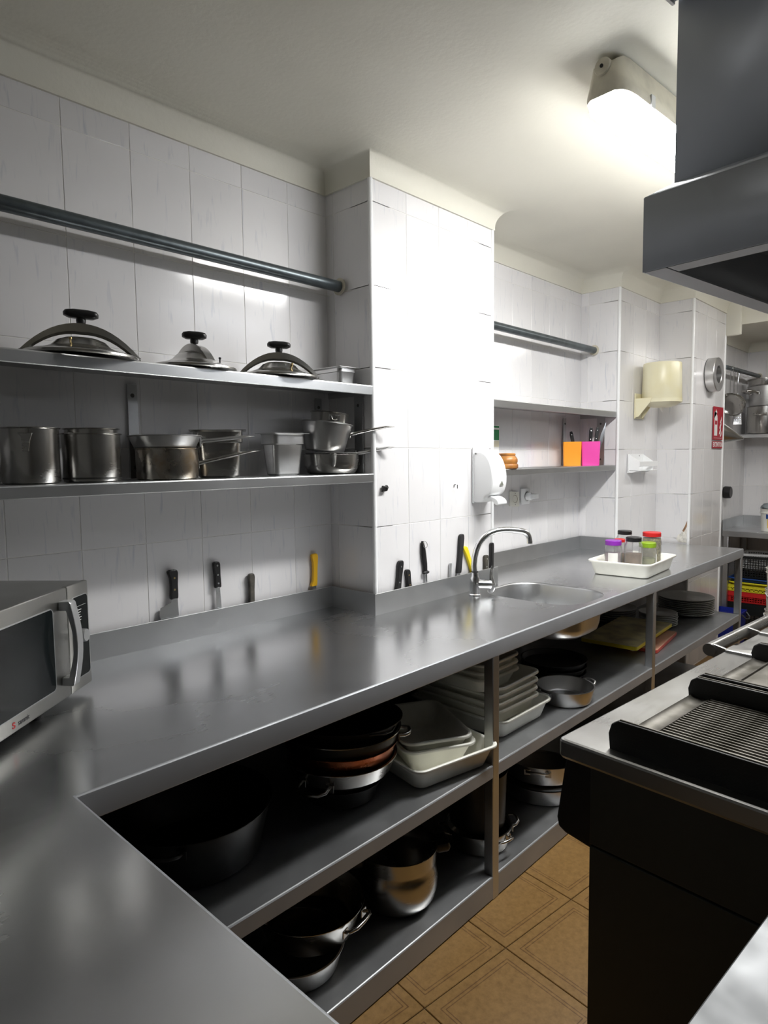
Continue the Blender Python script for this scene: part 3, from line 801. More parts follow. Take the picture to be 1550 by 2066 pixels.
knife('kitchen_knife', 'slim black knife handle at the right edge of the column', 1.755, yb2 + .002, BLACK_PL, .13, .0125, 2, 1.075)

# ================================================================ MICROWAVE
mw = thing('microwave', 'brushed steel microwave oven with black glass door on the left worktop', 'microwave', (-.099, -.266, TOPZ), 40.1)
MB().box(-.50, .004, .012, .325, .020, .288).obj('case', MW_STEEL, mw, bevel=.004)
dr = MB().box(-.50, -.0965, -.004, .012, .022, .290).obj('door', MW_STEEL, mw, bevel=.004, seg=3)
fr = MB().rrect([(.168, .0985, .012, 0), (.168, .0985, .012, .0018), (.1655, .096, .010, .0022), (.1655, .096, .010, .0012)], 5, cap0=False, cap1=False)
f_ = fr.obj('window_frame', SILVER_PL, dr); f_.location = (-.329, -.004, .155); f_.rotation_euler = (R(90), 0, 0)
g_ = MB().rrect([(.166, .0965, .010, 0), (.166, .0965, .010, .0016)], 5).obj('window_glass', MW_GLASS, dr); g_.location = (-.329, -.004, .155); g_.rotation_euler = (R(90), 0, 0)
# bowed door handle: outline in (y,z), width along x
outer = [(-.004, .262), (-.030, .263)] + [(-.030 - .014 * math.sin(PI * i / 10) - .004, .258 - .198 * i / 10) for i in range(11)] + [(-.030, .057), (-.004, .058)]
inner = [(-.004, .078), (-.022, .078)] + [(-.024 - .013 * math.sin(PI * i / 10), .088 + .145 * i / 10) for i in range(11)] + [(-.022, .240), (-.004, .240)]
MB().prism(outer + inner, 'x', -.136, -.110).obj('handle', SILVER_PL, dr, bevel=.002)
cp = MB().box(-.0945, .004, -.004, .012, .022, .290).obj('control_fascia', MW_STEEL, mw, bevel=.004, seg=3)
p_ = MB().rrect([(.036, .102, .010, 0), (.036, .102, .010, .0014)], 5).obj('control_panel', PANEL_BLK, cp); p_.location = (-.041, -.004, .155); p_.rotation_euler = (R(90), 0, 0)
f_ = MB().rrect([(.0375, .1035, .011, 0), (.0375, .1035, .011, .0016), (.036, .102, .010, .0019), (.036, .102, .010, .001)], 5, cap0=False, cap1=False).obj('panel_frame', SILVER_PL, cp); f_.location = (-.041, -.004, .155); f_.rotation_euler = (R(90), 0, 0)
k_ = MB().lathe([(.0155, 0), (.0165, .003), (.0160, .016), (.0145, .018), (.0001, .0185)], 28, cap0=True).obj('knob', SILVER_PL, cp); k_.location = (-.046, -.005, .158); k_.rotation_euler = (R(90), 0, 0)
for i in range(5):
    pr_ = MB().box(-.058 + .004 * (i % 2), -.036 - .003 * (i % 3), -.0058, -.0052, .222 - .0065 * i, .2235 - .0065 * i).obj('printed_mark', SIGN_WHITE, cp)
MB().box(-.066, -.014, -.0058, -.0053, .232, .2325).obj('printed_mark', SIGN_WHITE, cp)
# maker's mark on the door
lt = ob('lettering', text_mesh('sammic', .0165, mat('mark_grey', (.05, .05, .055), .5), .0002), dr)
lt.location = (-.289, -.0044, .0385); lt.rotation_euler = (R(90), 0, 0); lt.scale = (.82, 1, 1)
ls = ob('logo', text_mesh('S', .021, mat('mark_red', (.50, .015, .02), .5), .0002, .0006), dr)
ls.location = (-.324, -.0044, .0385); ls.rotation_euler = (R(90), 0, 0); ls.scale = (1.1, .85, 1)
for x in (-.46, -.19):
    for y in (.03, .29):
        MB().lathe([(.014, 0), (.016, .02)], 14, (x, y, .0005), True, True).obj('foot', RUBBER, mw)

# ================================================================ COLUMN FACE
t = thing('soap_dispenser', 'white wall soap dispenser on the column right of the tap', 'dispenser', (1.672, -.2515, 0))
sp_ = [(0, 1.270), (0, 1.497), (-.030, 1.499)] + bez((-.030, 1.499), (-.075, 1.495), (-.100, 1.45), (-.106, 1.385), 8)[1:] + bez((-.106, 1.385), (-.108, 1.345), (-.096, 1.318), (-.086, 1.306), 5)[1:] + [(-.066, 1.300), (-.050, 1.272)]
MB().prism(sp_, 'x', -.058, .058).obj('cover', WHITE_PL, t, bevel=.012, seg=3)
MB().box(-.062, .062, -.004, 0.0005, 1.266, 1.515).obj('back_plate', mat('grey_white_plastic', (.70, .71, .72), .35), t, bevel=.001, seg=1)
MB().prism(bez((-.040, 1.302), (-.085, 1.302), (-.118, 1.292), (-.120, 1.268), 8) + bez((-.120, 1.268), (-.118, 1.255), (-.102, 1.258), (-.092, 1.272), 5)[1:] + [(-.075, 1.288), (-.04, 1.294)], 'x', -.034, .034).obj('push_lever', WHITE_PL, t, bevel=.006, seg=2)
w_ = MB().prism([(-.013, 0), (.013, 0), (.013, .004), (0, .020), (-.013, .004)], 'y', -.0015, .0015).obj('level_window', mat('smoked_window', (.22, .23, .20), .2), t); w_.location = (.012, -.1045, 1.345); w_.rotation_euler = (R(8), 0, 0)
l_ = MB().lathe([(.004, 0), (.003, .003), (.0001, .003)], 10).obj('lock', STEEL_DARK, t); l_.location = (-.060, -.018, 1.487); l_.rotation_euler = (0, R(-90), 0)
t = thing('wall_hook', 'small broken black plastic hook on the column near its left edge', 'hook', (1.035, -.2515, 1.356))
MB().prism([(-.018, -.012), (.012, -.010), (.020, .004), (.012, .014), (.002, .008), (-.010, .012), (-.014, .0)], 'y', -.010, 0).obj('base', BLACK_PL, t, bevel=.002)
s_ = MB().lathe([(.005, 0), (.004, .004), (.0001, .005)], 10).obj('screw', STEEL_DARK, t); s_.location = (.008, -.010, .002); s_.rotation_euler = (R(90), 0, 0)
t = thing('wall_nail', 'small dark screw sticking out of the column above the knives', 'nail', (1.484, -.2515, 1.352))
MB().tube([(0, .002, 0), (0, -.014, 0)], .0018, 8).obj('shank', STEEL_DARK, t)
MB().lathe([(.0045, 0), (.0045, .003), (.0001, .004)], 10).obj('head', STEEL_DARK, t)
t.children[1].location = (0, -.013, 0); t.children[1].rotation_euler = (R(90), 0, 0)

# ================================================================ RECESS ITEMS
t = thing('notice_sheet', 'green and white printed notice taped behind the column edge', 'notice', (2.10, .0075, 1.50))
MB().box(-.11, .112, -.0012, 0, -.13, .142).obj('sheet', PAPER, t)
for x0, x1, z0, z1, m in [(-.11, .112, .128, .138, GREEN_PAPER), (-.11, .112, .062, .118, GREEN_PAPER), (-.02, .112, .026, .058, CREAM_PAPER)]:
    MB().box(x0, x1, -.0016, -.0011, z0, z1).obj('printed_band', m, t)
for i in range(7):
    MB().box(-.09, .02 + .02 * (i % 3), -.0016, -.0011, .012 - .018 * i, .016 - .018 * i).obj('printed_line', GREY_PRINT, t)
t = thing('wooden_pot', 'small turned wooden pot with lid on the recess shelf', 'pot', (1.985, -.19, 1.4145))
MB().lathe([(.0001, 0), (.052, 0), (.055, .004), (.055, .018), (.052, .022), (.049, .023), (.053, .034), (.052, .046), (.044, .058), (.041, .061), (.0001, .061)], 40).obj('body', WOOD, t)
MB().lathe([(.0001, 0), (.040, 0), (.042, .003), (.042, .010), (.038, .013), (.0001, .014)], 40, (0, 0, .0615)).obj('lid', WOOD, t)
def open_box(name, label, loc, w, d, h, m, taper=.004):
    t = thing(name, label, 'container', loc)
    MB().rrect([(w / 2 - taper, d / 2 - taper, .006, 0), (w / 2, d / 2, .006, h), (w / 2 - .002, d / 2 - .002, .005, h), (w / 2 - taper - .002, d / 2 - taper - .002, .005, .003)], 3).obj('walls', m, t)
    return t
for nm_, lab, x, y, m in [('utensil_box', 'orange plastic utensil box on the recess shelf', 2.868, -.078, ORANGE), ('utensil_box', 'bright pink plastic utensil box holding knives', 2.928, -.166, PINK)]:
    open_box(nm_, lab, (x, y, 1.4145), .106, .098, .143, m).rotation_euler = (0, 0, R(-60))
for x, y, ry, rx, zt, lab, m in [(2.885, -.105, -12, 3, .205, 'small black-handled knife leaning left in the orange box', BLACK_PL), (2.925, -.160, 2, 3, .222, 'black-handled knife upright in the middle of the pink box', BLACK_PL),
                                 (2.932, -.178, 8, -2, .226, 'black-handled riveted knife leaning right in the pink box', BLACK_PL), (2.938, -.190, 14, -3, .262, 'long bare steel blade pointing up from the pink box', CHROME)]:
    t = thing('paring_knife', lab, 'knife', (x, y, 1.4190), rot=(R(rx), R(ry), R(-50)))
    if m is CHROME:
        MB().prism([(-.009, .03), (.009, .03), (.012, .16), (.009, .22), (.004, zt), (-.008, .19)], 'y', -.001, .001).obj('blade', CHROME, t)
        MB().prism([(-.008, .002), (.008, .002), (.008, .034), (-.008, .034)], 'y', -.005, .005).obj('handle', BLACK_PL, t, bevel=.002)
    else:
        MB().prism([(-.004, .002), (.008, .004), (.009, zt - .09), (-.008, zt - .09)], 'y', -.001, .001).obj('blade', CHROME, t)
        h = MB().prism([(-.009, zt - .095), (.009, zt - .095), (.010, zt - .02), (.007, zt), (-.006, zt), (-.010, zt - .02)], 'y', -.006, .006).obj('handle', m, t, bevel=.002)
        for zz in (zt - .07, zt - .02):
            r_ = MB().lathe([(.003, 0), (.0001, .001)], 8).obj('rivet', CHROME, h); r_.location = (0, -.006, zz); r_.rotation_euler = (R(90), 0, 0)
# sockets
t = thing('wall_socket', 'loose cream wall socket hanging crooked under the recess shelf', 'socket', (2.357, .006, 1.238), rot=(R(-4), R(4), R(-6)))
MB().box(-.041, .041, -.010, 0, -.041, .041).obj('plate', mat('cream_socket', (.74, .73, .66), .4), t, bevel=.003)
rg = MB().lathe([(.022, .001), (.020, .0), (.019, -.006), (.0001, -.006)], 24).obj('well', mat('dirty_socket', (.30, .27, .20), .5), t); rg.location = (0, -.0105, 0); rg.rotation_euler = (R(90), 0, 0)
for s in (-1, 1):
    h_ = MB().lathe([(.0025, 0), (.0001, .0005)], 8).obj('pin_hole', RUBBER, t); h_.location = (.002, -.0110, s * .031); h_.rotation_euler = (R(90), 0, 0)
t = thing('wall_socket', 'white wall socket with a white plug pushed in', 'socket', (2.473, .008, 1.247))
MB().box(-.043, .043, -.010, 0, -.045, .045).obj('plate', WHITE_PL, t, bevel=.003)
rg = MB().lathe([(.028, .0015), (.026, .0), (.0001, 0)], 24).obj('ring', mat('grey_ring', (.35, .35, .34), .5), t); rg.location = (.012, -.010, 0); rg.rotation_euler = (R(90), 0, 0)
t = thing('power_plug', 'white round power plug in the right-hand wall socket', 'plug', (2.485, -.004, 1.247))
b_ = MB().lathe([(.022, 0), (.022, .026), (.019, .030), (.0001, .030)], 24, cap0=True).obj('body', WHITE_PL, t); b_.rotation_euler = (R(90), 0, 0)
MB().box(-.011, .040, -.052, -.029, -.013, .015).obj('grip', WHITE_PL, t, bevel=.004)

# ================================================================ PIER ITEMS
t = thing('paper_towel_dispenser', 'round cream centre-feed paper towel dispenser on the corner wall', 'dispenser', (3.50, -.241, 0))
MB().lathe([(.116, 1.822), (.1195, 1.828), (.114, 2.046), (.111, 2.052), (.0001, 2.053)], 48, (0, -.125, 0)).obj('drum', CREAM_PL, t)
MB().lathe([(.0001, 1.775), (.055, 1.776), (.085, 1.785), (.110, 1.800), (.1205, 1.805), (.1215, 1.826), (.114, 1.826)], 48, (0, -.125, 0)).obj('bottom_cup', CREAM_PL, t)
br = MB().box(-.125, .02, -.006, 0, 1.706, 1.866).obj('wall_plate', CREAM_PL, t, bevel=.002)
MB().prism([(-.006, 1.712), (-.006, 1.832), (-.11, 1.832), (-.10, 1.805), (-.03, 1.72)], 'x', -.122, -.116).obj('bracket_web', CREAM_PL, br, bevel=.001, seg=1)
MB().prism([(-.006, 1.712), (-.006, 1.80), (-.075, 1.80), (-.02, 1.72)], 'x', -.02, -.012).obj('bracket_web', CREAM_PL, br, bevel=.001, seg=1)
MB().lathe([(.0001, 1.745), (.006, 1.752), (.012, 1.764), (.018, 1.778)], 7, (0.01, -.125, 0)).obj('paper_tip', PAPER, t, ang=10)
t = thing('roll_holder', 'small white sheet-metal holder on the wall below the paper dispenser', 'holder', (3.30, -.241, 1.362))
MB().box(-.012, .235, -.004, 0, 0, .120).obj('back_plate', WHITE_PL, t, bevel=.001, seg=1)
MB().prism([(-.004, .002), (-.004, .118), (-.070, .072), (-.070, .018), (-.03, .002)], 'x', .0, .003).obj('side_cheek', WHITE_PL, t)
MB().prism([(-.004, .002), (-.004, .118), (-.070, .072), (-.070, .018), (-.03, .002)], 'x', .222, .225).obj('side_cheek', WHITE_PL, t)
MB().box(-.002, .30, -.074, -.068, .040, .072).obj('front_bar', WHITE_PL, t, bevel=.001, seg=1)
MB().box(.0, .30, -.072, -.006, .012, .016).obj('tray', WHITE_PL, t, bevel=.001, seg=1)
for x in (.01, .16):
    s_ = MB().lathe([(.0045, 0), (.0001, .002)], 8).obj('screw', RUBBER, t); s_.location = (x, -.0042, .108); s_.rotation_euler = (R(90), 0, 0)

t = thing('steel_ring', 'round brushed steel wall fitting with a hollow centre on the right pier', 'fitting', (4.110, -.4615, 2.020))
rg = MB().lathe([(.113, 0), (.1155, .002), (.1155, .056), (.112, .060), (.062, .060), (.058, .057), (.056, .010), (.0001, .010)], 56).obj('ring', STEEL_ALU, t, ang=30); rg.rotation_euler = (R(90), 0, 0)
rc = MB().lathe([(.055, .012), (.030, .015), (.010, .024), (.0001, .026)], 40).obj('hollow_centre', STEEL_DARK, t); rc.rotation_euler = (R(90), 0, 0)  # darker steel imitates the shade inside the hollow
n_ = MB().tube([(0, -.02, 0), (0, -.036, 0)], .004, 10).obj('spindle', STEEL_DARK, t)

t = thing('extinguisher_sign', 'red fire extinguisher sign lettered EXTINTOR on the right pier', 'sign', (4.312, -.462, 1.665))
MB().box(-.110, .110, -.002, 0, -.088, .147).obj('picture_plate', SIGN_RED, t)
MB().box(-.110, .110, -.002, 0, -.148, -.098).obj('text_plate', SIGN_RED, t)
lt = ob('lettering', text_mesh('EXTINTOR', .046, SIGN_WHITE, .0003, .0008), t); lt.location = (0, -.0024, -.123); lt.rotation_euler = (R(90), 0, 0); lt.scale = (.92, 1, 1)
ex = MB()
ex.prism([(-.082, -.058), (-.018, -.058), (-.018, .062), (-.024, .082), (-.036, .094), (-.036, .104), (-.062, .104), (-.062, .094), (-.076, .082), (-.082, .062)], 'y', -.0028, -.002)
ex.obj('extinguisher_symbol', SIGN_WHITE, t)
MB().prism([(-.066, .102), (-.032, .102), (-.030, .112), (-.042, .118), (-.044, .126), (-.054, .126), (-.056, .116), (-.072, .106), (-.084, .086), (-.088, .062), (-.094, .062), (-.092, .092), (-.080, .112)], 'y', -.0028, -.002).obj('hose_symbol', SIGN_WHITE, t)
MB().box(-.074, -.026, -.0032, -.0027, .020, .048).obj('label_symbol', SIGN_RED, t)
for i, (x, z, s) in enumerate([(.052, .010, 1.0), (.062, .048, .8), (.046, -.030, 1.0), (.066, -.052, .7)]):
    MB().prism([(x - .022 * s, z - .018 * s), (x + .004 * s, z - .014 * s), (x + .020 * s, z + .012 * s), (x + .016 * s, z + .042 * s), (x + .002 * s, z + .014 * s), (x - .012 * s, z + .002 * s)], 'y', -.0028, -.002).obj('flame_symbol', SIGN_WHITE, t)
MB().box(-.085, .085, -.0026, -.002, -.076, -.074).obj('printed_line', SIGN_WHITE, t)

# ================================================================ TRAY OF JARS
def tub(name, label, loc, rz, hw, hd_, h, group=None, rot=None, m=None, cr=.03, taper=.022, rim=.010, cat='tub'):
    t = thing(name, label, cat, loc, rz, group, rot)
    a, b = hw - rim, hd_ - rim
    MB().rrect([(a - taper - .012, b - taper - .012, cr, 0), (a - taper - .003, b - taper - .003, cr, .003), (a - taper, b - taper, cr, .012), (a - .002, b - .002, cr + .004, h - .008), (a + .002, b + .002, cr + .006, h - .004), (hw - .001, hd_ - .001, cr + .012, h - .008),
                (hw, hd_, cr + .013, h - .006), (hw - .001, hd_ - .001, cr + .012, h - .001), (hw - .004, hd_ - .004, cr + .010, h + .001), (a, b, cr + .004, h), (a - .004, b - .004, cr, h - .004), (a - taper - .003, b - taper - .003, cr, .012), (a - taper - .012, b - taper - .012, cr, .004)], 6).obj('tray', m or WHITE_TUB, t, ang=40)
    return t
tub('white_tub', 'white plastic tub full of spice jars on the worktop', (2.520, -.605, TOPZ + .001), 4, .225, .160, .072, cat='tub', taper=.015)
def jar(label, x, y, r, h, lid_m, fill_m, fill_h, lid_h=.022, neck=.82, lid_r=None, labelled=None):
    t = thing('spice_jar', label, 'jar', (x, y, TOPZ + .0055))
    lr = lid_r or r * .95
    hb = h - lid_h
    MB().lathe([(.0001, 0), (r - .004, 0), (r, .005), (r, hb * .80), (r * .97, hb * .88), (lr * .95, hb * .97), (lr * .95, hb), (lr * .95 - .002, hb), (lr * .95 - .002, hb * .97), (r * .97 - .002, hb * .88), (r - .002, hb * .80), (r - .002, .006), (r - .006, .003), (.0001, .003)], 32).obj('jar_body', CLEAR, t)
    MB().lathe([(.0001, .004), (r - .005, .0045), (r - .0035, .008), (r - .0035, hb * fill_h), (.0001, hb * fill_h + .002)], 28).obj('contents', fill_m, t)
    l = MB().lathe([(lr, 0), (lr, lid_h - .003), (lr - .003, lid_h), (.0001, lid_h)], 32, (0, 0, hb - .002), cap0=True).obj('lid', lid_m, t)
    if labelled:
        n = 10; a0, a1 = R(labelled[0]), R(labelled[1]); rs = []
        for i in range(n + 1):
            a = a0 + (a1 - a0) * i / n
            rs.append([((r + .0006) * math.cos(a), (r + .0006) * math.sin(a), hb * .12), ((r + .0006) * math.cos(a), (r + .0006) * math.sin(a), hb * .72)])
        k = MB().rings(rs, False, False, closed=False).obj('paper_label', PAPER, t)
        am = a0 + (a1 - a0) * .5
        g = MB().lathe([(.0001, 0), (.008, .001), (.012, .008), (.010, .018), (.003, .027), (.0001, .03)], 12).obj('printed_picture', labelled[2], k)
        g.location = ((r + .0004) * math.cos(am), (r + .0004) * math.sin(am), hb * .16); g.scale = (.12, 1, 1); g.rotation_euler = (0, 0, am)
    return t
jar('spice jar with purple lid and pale contents, front left in the tub', 2.400, -.553, .042, .165, PURPLE, PALE_SPICE, .70, .024, labelled=(170, 235, GARLIC_PRINT))
jar('spice jar with black flip lid and brown contents, front centre in the tub', 2.405, -.655, .043, .188, BLACK_PL, SPICE, .62, .022, lid_r=.037)
jar('spice jar with lime green lid on the right front of the tub', 2.520, -.680, .042, .152, GREEN_PL, GREEN_SPICE, .55, .024, labelled=(265, 310, GREY_PRINT))
jar('large jar of dried herbs with a red lid at the back right of the tub', 2.652, -.648, .048, .190, RED_PL, BROWN_HERB, .93, .022)
jar('jar with black lid at the back of the tub behind the purple-lidded jar', 2.597, -.527, .042, .195, BLACK_PL, PALE_SPICE, .5, .020, lid_r=.036)
jar('short jar with flat red lid between the purple and black lidded jars', 2.470, -.555, .028, .165, RED_PL, SPICE, .6, .016)

# ================================================================ MIDDLE SHELF UNDER THE WORKTOP
ZM = .466
t = thing('large_pot', 'large dark pot in the shadow at the left end of the middle shelf', 'pot', (.05, -.49, ZM))
pot_body(t, 'vessel', .175, .203, .135, BLACK_PAN, foot=.02)
loop_handle(t, .198, .115, 40, BLACK_PAN, w=.09, out=.045, rad=.005)
loop_handle(t, .198, .115, 220, BLACK_PAN, w=.09, out=.045, rad=.005)
# stack of bowls and pans
cx, cy = .505, -.565
t = thing('black_pot', 'black pot at the bottom of the pan stack on the middle shelf', 'pot', (cx, cy, ZM))
pot_body(t, 'vessel', .105, .122, .060, BLACK_PAN, foot=.02)
t = thing('steel_basin', 'steel basin under the copper pan in the shelf stack', 'basin', (cx, cy, ZM + .0595))
MB().lathe([(.0001, 0), (.10, 0), (.118, .006), (.128, .022), (.150, .030), (.164, .072), (.169, .074), (.169, .076), (.162, .075), (.147, .033), (.12, .02), (.1, .003), (.0001, .003)], 56).obj('bowl', STEEL_POT, t)
loop_handle(t, .152, .040, 200, STEEL_POT, w=.08, out=.05, rad=.005, up_=-.006)
t = thing('copper_pan', 'copper pan in the middle of the shelf stack', 'pan', (cx + .004, cy, ZM + .124))
pot_body(t, 'vessel', .152, .166, .052, COPPER, foot=.006)
t = thing('steel_pan', 'steel-rimmed black pan with short handle above the copper pan', 'pan', (cx + .008, cy - .002, ZM + .164))
MB().lathe([(.0001, 0), (.15, 0), (.160, .006), (.170, .046), (.174, .047), (.174, .049), (.167, .048), (.157, .008), (.0001, .004)], 56).obj('vessel', BLACK_PAN, t)
MB().lathe([(.1715, .0455), (.175, .0465), (.175, .0495), (.1675, .0485)], 56).obj('rim', STEEL_POT, t)
loop_handle(t, .168, .026, -48, STEEL_POT, w=.05, out=.032, rad=.006, up_=.004)
t = thing('black_pan', 'black pan with pouring lip on top of the shelf stack', 'pan', (cx + .012, cy - .002, ZM + .188), rot=(R(-2), R(2), 0))
pot_body(t, 'vessel', .150, .174, .052, BLACK_PAN, foot=.01, lip=.003)
MB().tube([(-.06, -.168, .048), (-.045, -.182, .050), (-.02, -.190, .046), (.01, -.188, .046), (.03, -.180, .050)], .003, 8).obj('pouring_lip', BLACK_PAN, t)

tub('white_tub', 'outer white plastic tub set askew on the middle shelf left of the post', (.848, -.573, ZM), -11, .178, .222, .074, 'white tubs under the worktop')
tub('white_tub', 'smaller white tub lying inside the askew tub', (.872, -.575, ZM + .005), -27, .128, .175, .088, 'white tubs under the worktop', taper=.03)
tub('white_tub', 'smallest white tub nested on top in the askew tub', (.876, -.570, ZM + .030), -29, .122, .170, .085, 'white tubs under the worktop', taper=.03)
n = 8
for i in range(n):
    k = n - 1 - i
    if i == 0: loc, hw, hd_, h = (1.295, -.515, ZM), .180, .225, .072
    elif i < 5: loc, hw, hd_, h = (1.257 + .004 * math.sin(i * 2.1), -.515, ZM + .018 + .028 * i), .150, .210, .062
    else: loc, hw, hd_, h = (1.190 + .004 * math.sin(i * 1.7), -.500, ZM + .032 + .027 * i), .125, .195, .058
    tub('white_tub', '%s of the white tubs stacked right of the middle post' % ('bottom, largest' if i == 0 else (nth(k, n) + ' tub')), loc, random.uniform(-2, 2), hw, hd_, h, 'stack of white tubs', taper=.018)

def flat_pan(name, label, loc, r0, r1, h, m, angs, hw=.06, cat='pan', hm=None):
    t = thing(name, label, cat, loc)
    pot_body(t, 'vessel', r0, r1, h, m, n=56, foot=.006)
    for a in angs: loop_handle(t, r1 - .004, h * .75, a, hm or m, w=hw, out=.034, rad=.0048)
    return t
flat_pan('paella_pan', 'shiny aluminium round pan with loop handles on the middle shelf under the sink', (1.652, -.690, ZM), .104, .116, .062, STEEL_ALU, (-20, 160))
for i in range(3):
    t = thing('black_tray', '%s of three round black baking pans stacked under the sink' % ['bottom', 'middle', 'topmost'][i], 'pan', (1.885 + .003 * i, -.505, ZM + .001 + .027 * i), group='black baking pans')
    MB().lathe([(.0001, 0), (.128, 0), (.136, .004), (.145, .026), (.149, .0275), (.149, .0295), (.143, .0288), (.134, .006), (.0001, .003)], 48).obj('pan', BLACK_PAN, t)

def board(name, label, loc, rz, w, d, th, mf, me, cat='cutting board'):
    t = thing(name, label, cat, loc, rz)
    b = MB().rrect([(w / 2, d / 2, .012, .001), (w / 2, d / 2, .012, th - .001)], 4).obj('slab', me, t, bevel=.001, seg=1)
    MB().rrect([(w / 2 - .001, d / 2 - .001, .011, th - .0008), (w / 2 - .0015, d / 2 - .0015, .011, th + .0004)], 4).obj('cutting_face', mf, t)
    return t
board('cutting_board', 'red-edged cutting board lying under the yellow one', (2.725, -.570, ZM), 7, .43, .28, .019, BOARD_R, BOARD_RE)
yb = board('cutting_board', 'yellow cutting board on top of the red one', (2.682, -.520, ZM + .034), 4, .60, .29, .020, BOARD_Y, BOARD_YE)
for x, y in ((-.255, -.11), (.25, -.11), (-.25, .11), (.25, .11)):
    MB().lathe([(.010, 0), (.012, -.013)], 14, (x, y, .001), True, True).obj('foot', WHITE_PL, yb)

def plate_mesh(r, h, m, k):
    return MB().lathe([(.0001, 0), (r * .60, 0), (r * .66, .001), (r * .80, h * .35), (r * .985, h * .92), (r, h), (r * .985, h + .0015), (r * .80, h * .55), (r * .64, .0045), (.0001, .004)], 48).mesh('plate', m, ang=50)
for nm_, lab, loc, r, n, m, dz, h in [('dinner_plate', 'large grey stack right of the second post', (3.515, -.540), .165, 9, PLATE, .0112, .022),
                                      ('side_plate', 'small pale stack at the second post', (3.105, -.520), .108, 7, PLATE_W, .0105, .018),
                                      ('dark_plate', 'dark stack behind the cutting boards', (3.055, -.262), .138, 6, PLATE, .0125, .020)]:
    me = plate_mesh(r, h, m, 1)
    for i in range(n):
        o = ob(nm_, me)
        o.location = (loc[0] + random.uniform(-.0025, .0025), loc[1] + random.uniform(-.0025, .0025), ZM + .001 + dz * i)
        tag(o, '%s plate of the %s' % (nth(n - 1 - i, n), lab), 'plate', lab)

# ================================================================ BOTTOM SHELF
ZB = .083
flat_pan('low_pan', 'low steel pan at the left end of the bottom shelf under a pot', (.285, -.605, ZB), .120, .134, .062, STEEL_ALU, ())
t = flat_pan('casserole', 'steel casserole with loop handle sitting in the low pan, bottom shelf', (.355, -.585, ZB + .058), .128, .155, .085, STEEL_POT, (-76, 104), hw=.085)
t = thing('belly_pot', 'round-bellied steel pressure cooker with black side handles on the bottom shelf', 'pot', (.672, -.640, ZB))
MB().lathe([(.0001, 0), (.085, 0), (.098, .004), (.113, .025), (.122, .055), (.124, .085), (.119, .115), (.114, .128), (.114, .136), (.120, .140), (.121, .178), (.124, .180), (.124, .182), (.118, .181), (.116, .142), (.110, .13), (.118, .085), (.10, .012), (.0001, .006)], 56).obj('vessel', STEEL_POT, t)
for a in (-30, 150):
    ca, sa = math.cos(R(a)), math.sin(R(a))
    h = MB().rrect([(.022, .030, .010, -.012), (.026, .034, .012, 0), (.022, .030, .010, .014)], 5).obj('handle', BLACK_PL, t, ang=50); h.location = (.142 * ca, .142 * sa, .155); h.rotation_euler = (0, 0, R(a))
    c_ = MB().box(-.012, .006, -.014, .014, -.012, .02).obj('handle_bracket', STEEL_POT, h, bevel=.002); c_.location = (-.022, 0, 0)
flat_pan('casserole', 'low steel casserole with loop handles behind the first post, bottom shelf', (1.105, -.640, ZB), .108, .118, .070, STEEL_POT, (-35, 145, -100), hw=.06)
t = thing('black_pot', 'tall black pot standing on the low casserole behind the first post', 'pot', (1.105, -.635, ZB + .071))
pot_body(t, 'vessel', .100, .106, .20, BLACK_PAN, foot=.012)
flat_pan('aluminium_pan', 'lower of two round aluminium pans on the bottom shelf beside the range', (1.60, -.610, ZB), .165, .172, .062, STEEL_ALU, ())
t = flat_pan('aluminium_pan', 'upper aluminium pan with riveted loop handle beside the range', (1.595, -.615, ZB + .083), .158, .172, .078, STEEL_ALU, (205, 25), hw=.075)
t = thing('pan_lid', 'dark flat lid between the two aluminium pans', 'lid', (1.60, -.610, ZB + .064))
MB().lathe([(.0001, .014), (.12, .013), (.168, .006), (.172, .002), (.170, 0), (.0001, .006)], 48).obj('disc', STEEL_DARK, t)

# ================================================================ RANGE WITH GRIDDLES
gr = thing('griddle_range', 'stainless cooking range with ribbed cast-iron griddle and front towel rail', 'range', (.398, -1.335, 0), -4.5)
GL, GD = 1.92, .82
MB().box(.004, GL, -GD, -.072, .705, .862).obj('upper_panel', RANGE_SIDE, gr, bevel=.002)
MB().box(.004, GL, -GD, -.072, .10, .7005).obj('lower_panel', RANGE_SIDE, gr, bevel=.002)
for x in (.06, GL - .06):
    for y in (-.13, -GD + .06):
        MB().lathe([(.03, 0), (.03, .01), (.02, .014), (.02, .105)], 16, (x, y, 0), True, True).obj('foot', STEEL_GRILL, gr)
MB().rrect([(GL / 2 - .004, GD / 2 + .006, .010, .860), (GL / 2, GD / 2 + .010, .014, .866), (GL / 2, GD / 2 + .010, .014, .894), (GL / 2 - .002, GD / 2 + .008, .013, .898), (GL / 2 - .006, GD / 2 + .004, .010, .900)], 5, (GL / 2, -GD / 2 - .010)).obj('top_plate', STEEL_GRILL, gr, ang=15)
cpn = MB().prism([(-.072, .858), (-.012, .858), (.008, .725), (.004, .706), (-.012, .698), (-.072, .690)], 'x', .012, GL - .01).obj('control_panel', BLACK_PL, gr, bevel=.004)
for x in (.18, .34, .58, .74, 1.0, 1.2, 1.4, 1.6):
    k_ = MB().lathe([(.024, 0), (.026, .004), (.022, .024), (.0001, .026)], 20, cap0=True).obj('knob', BLACK_PL, cpn); k_.location = (x, .0, .785); k_.rotation_euler = (R(-81), 0, 0)
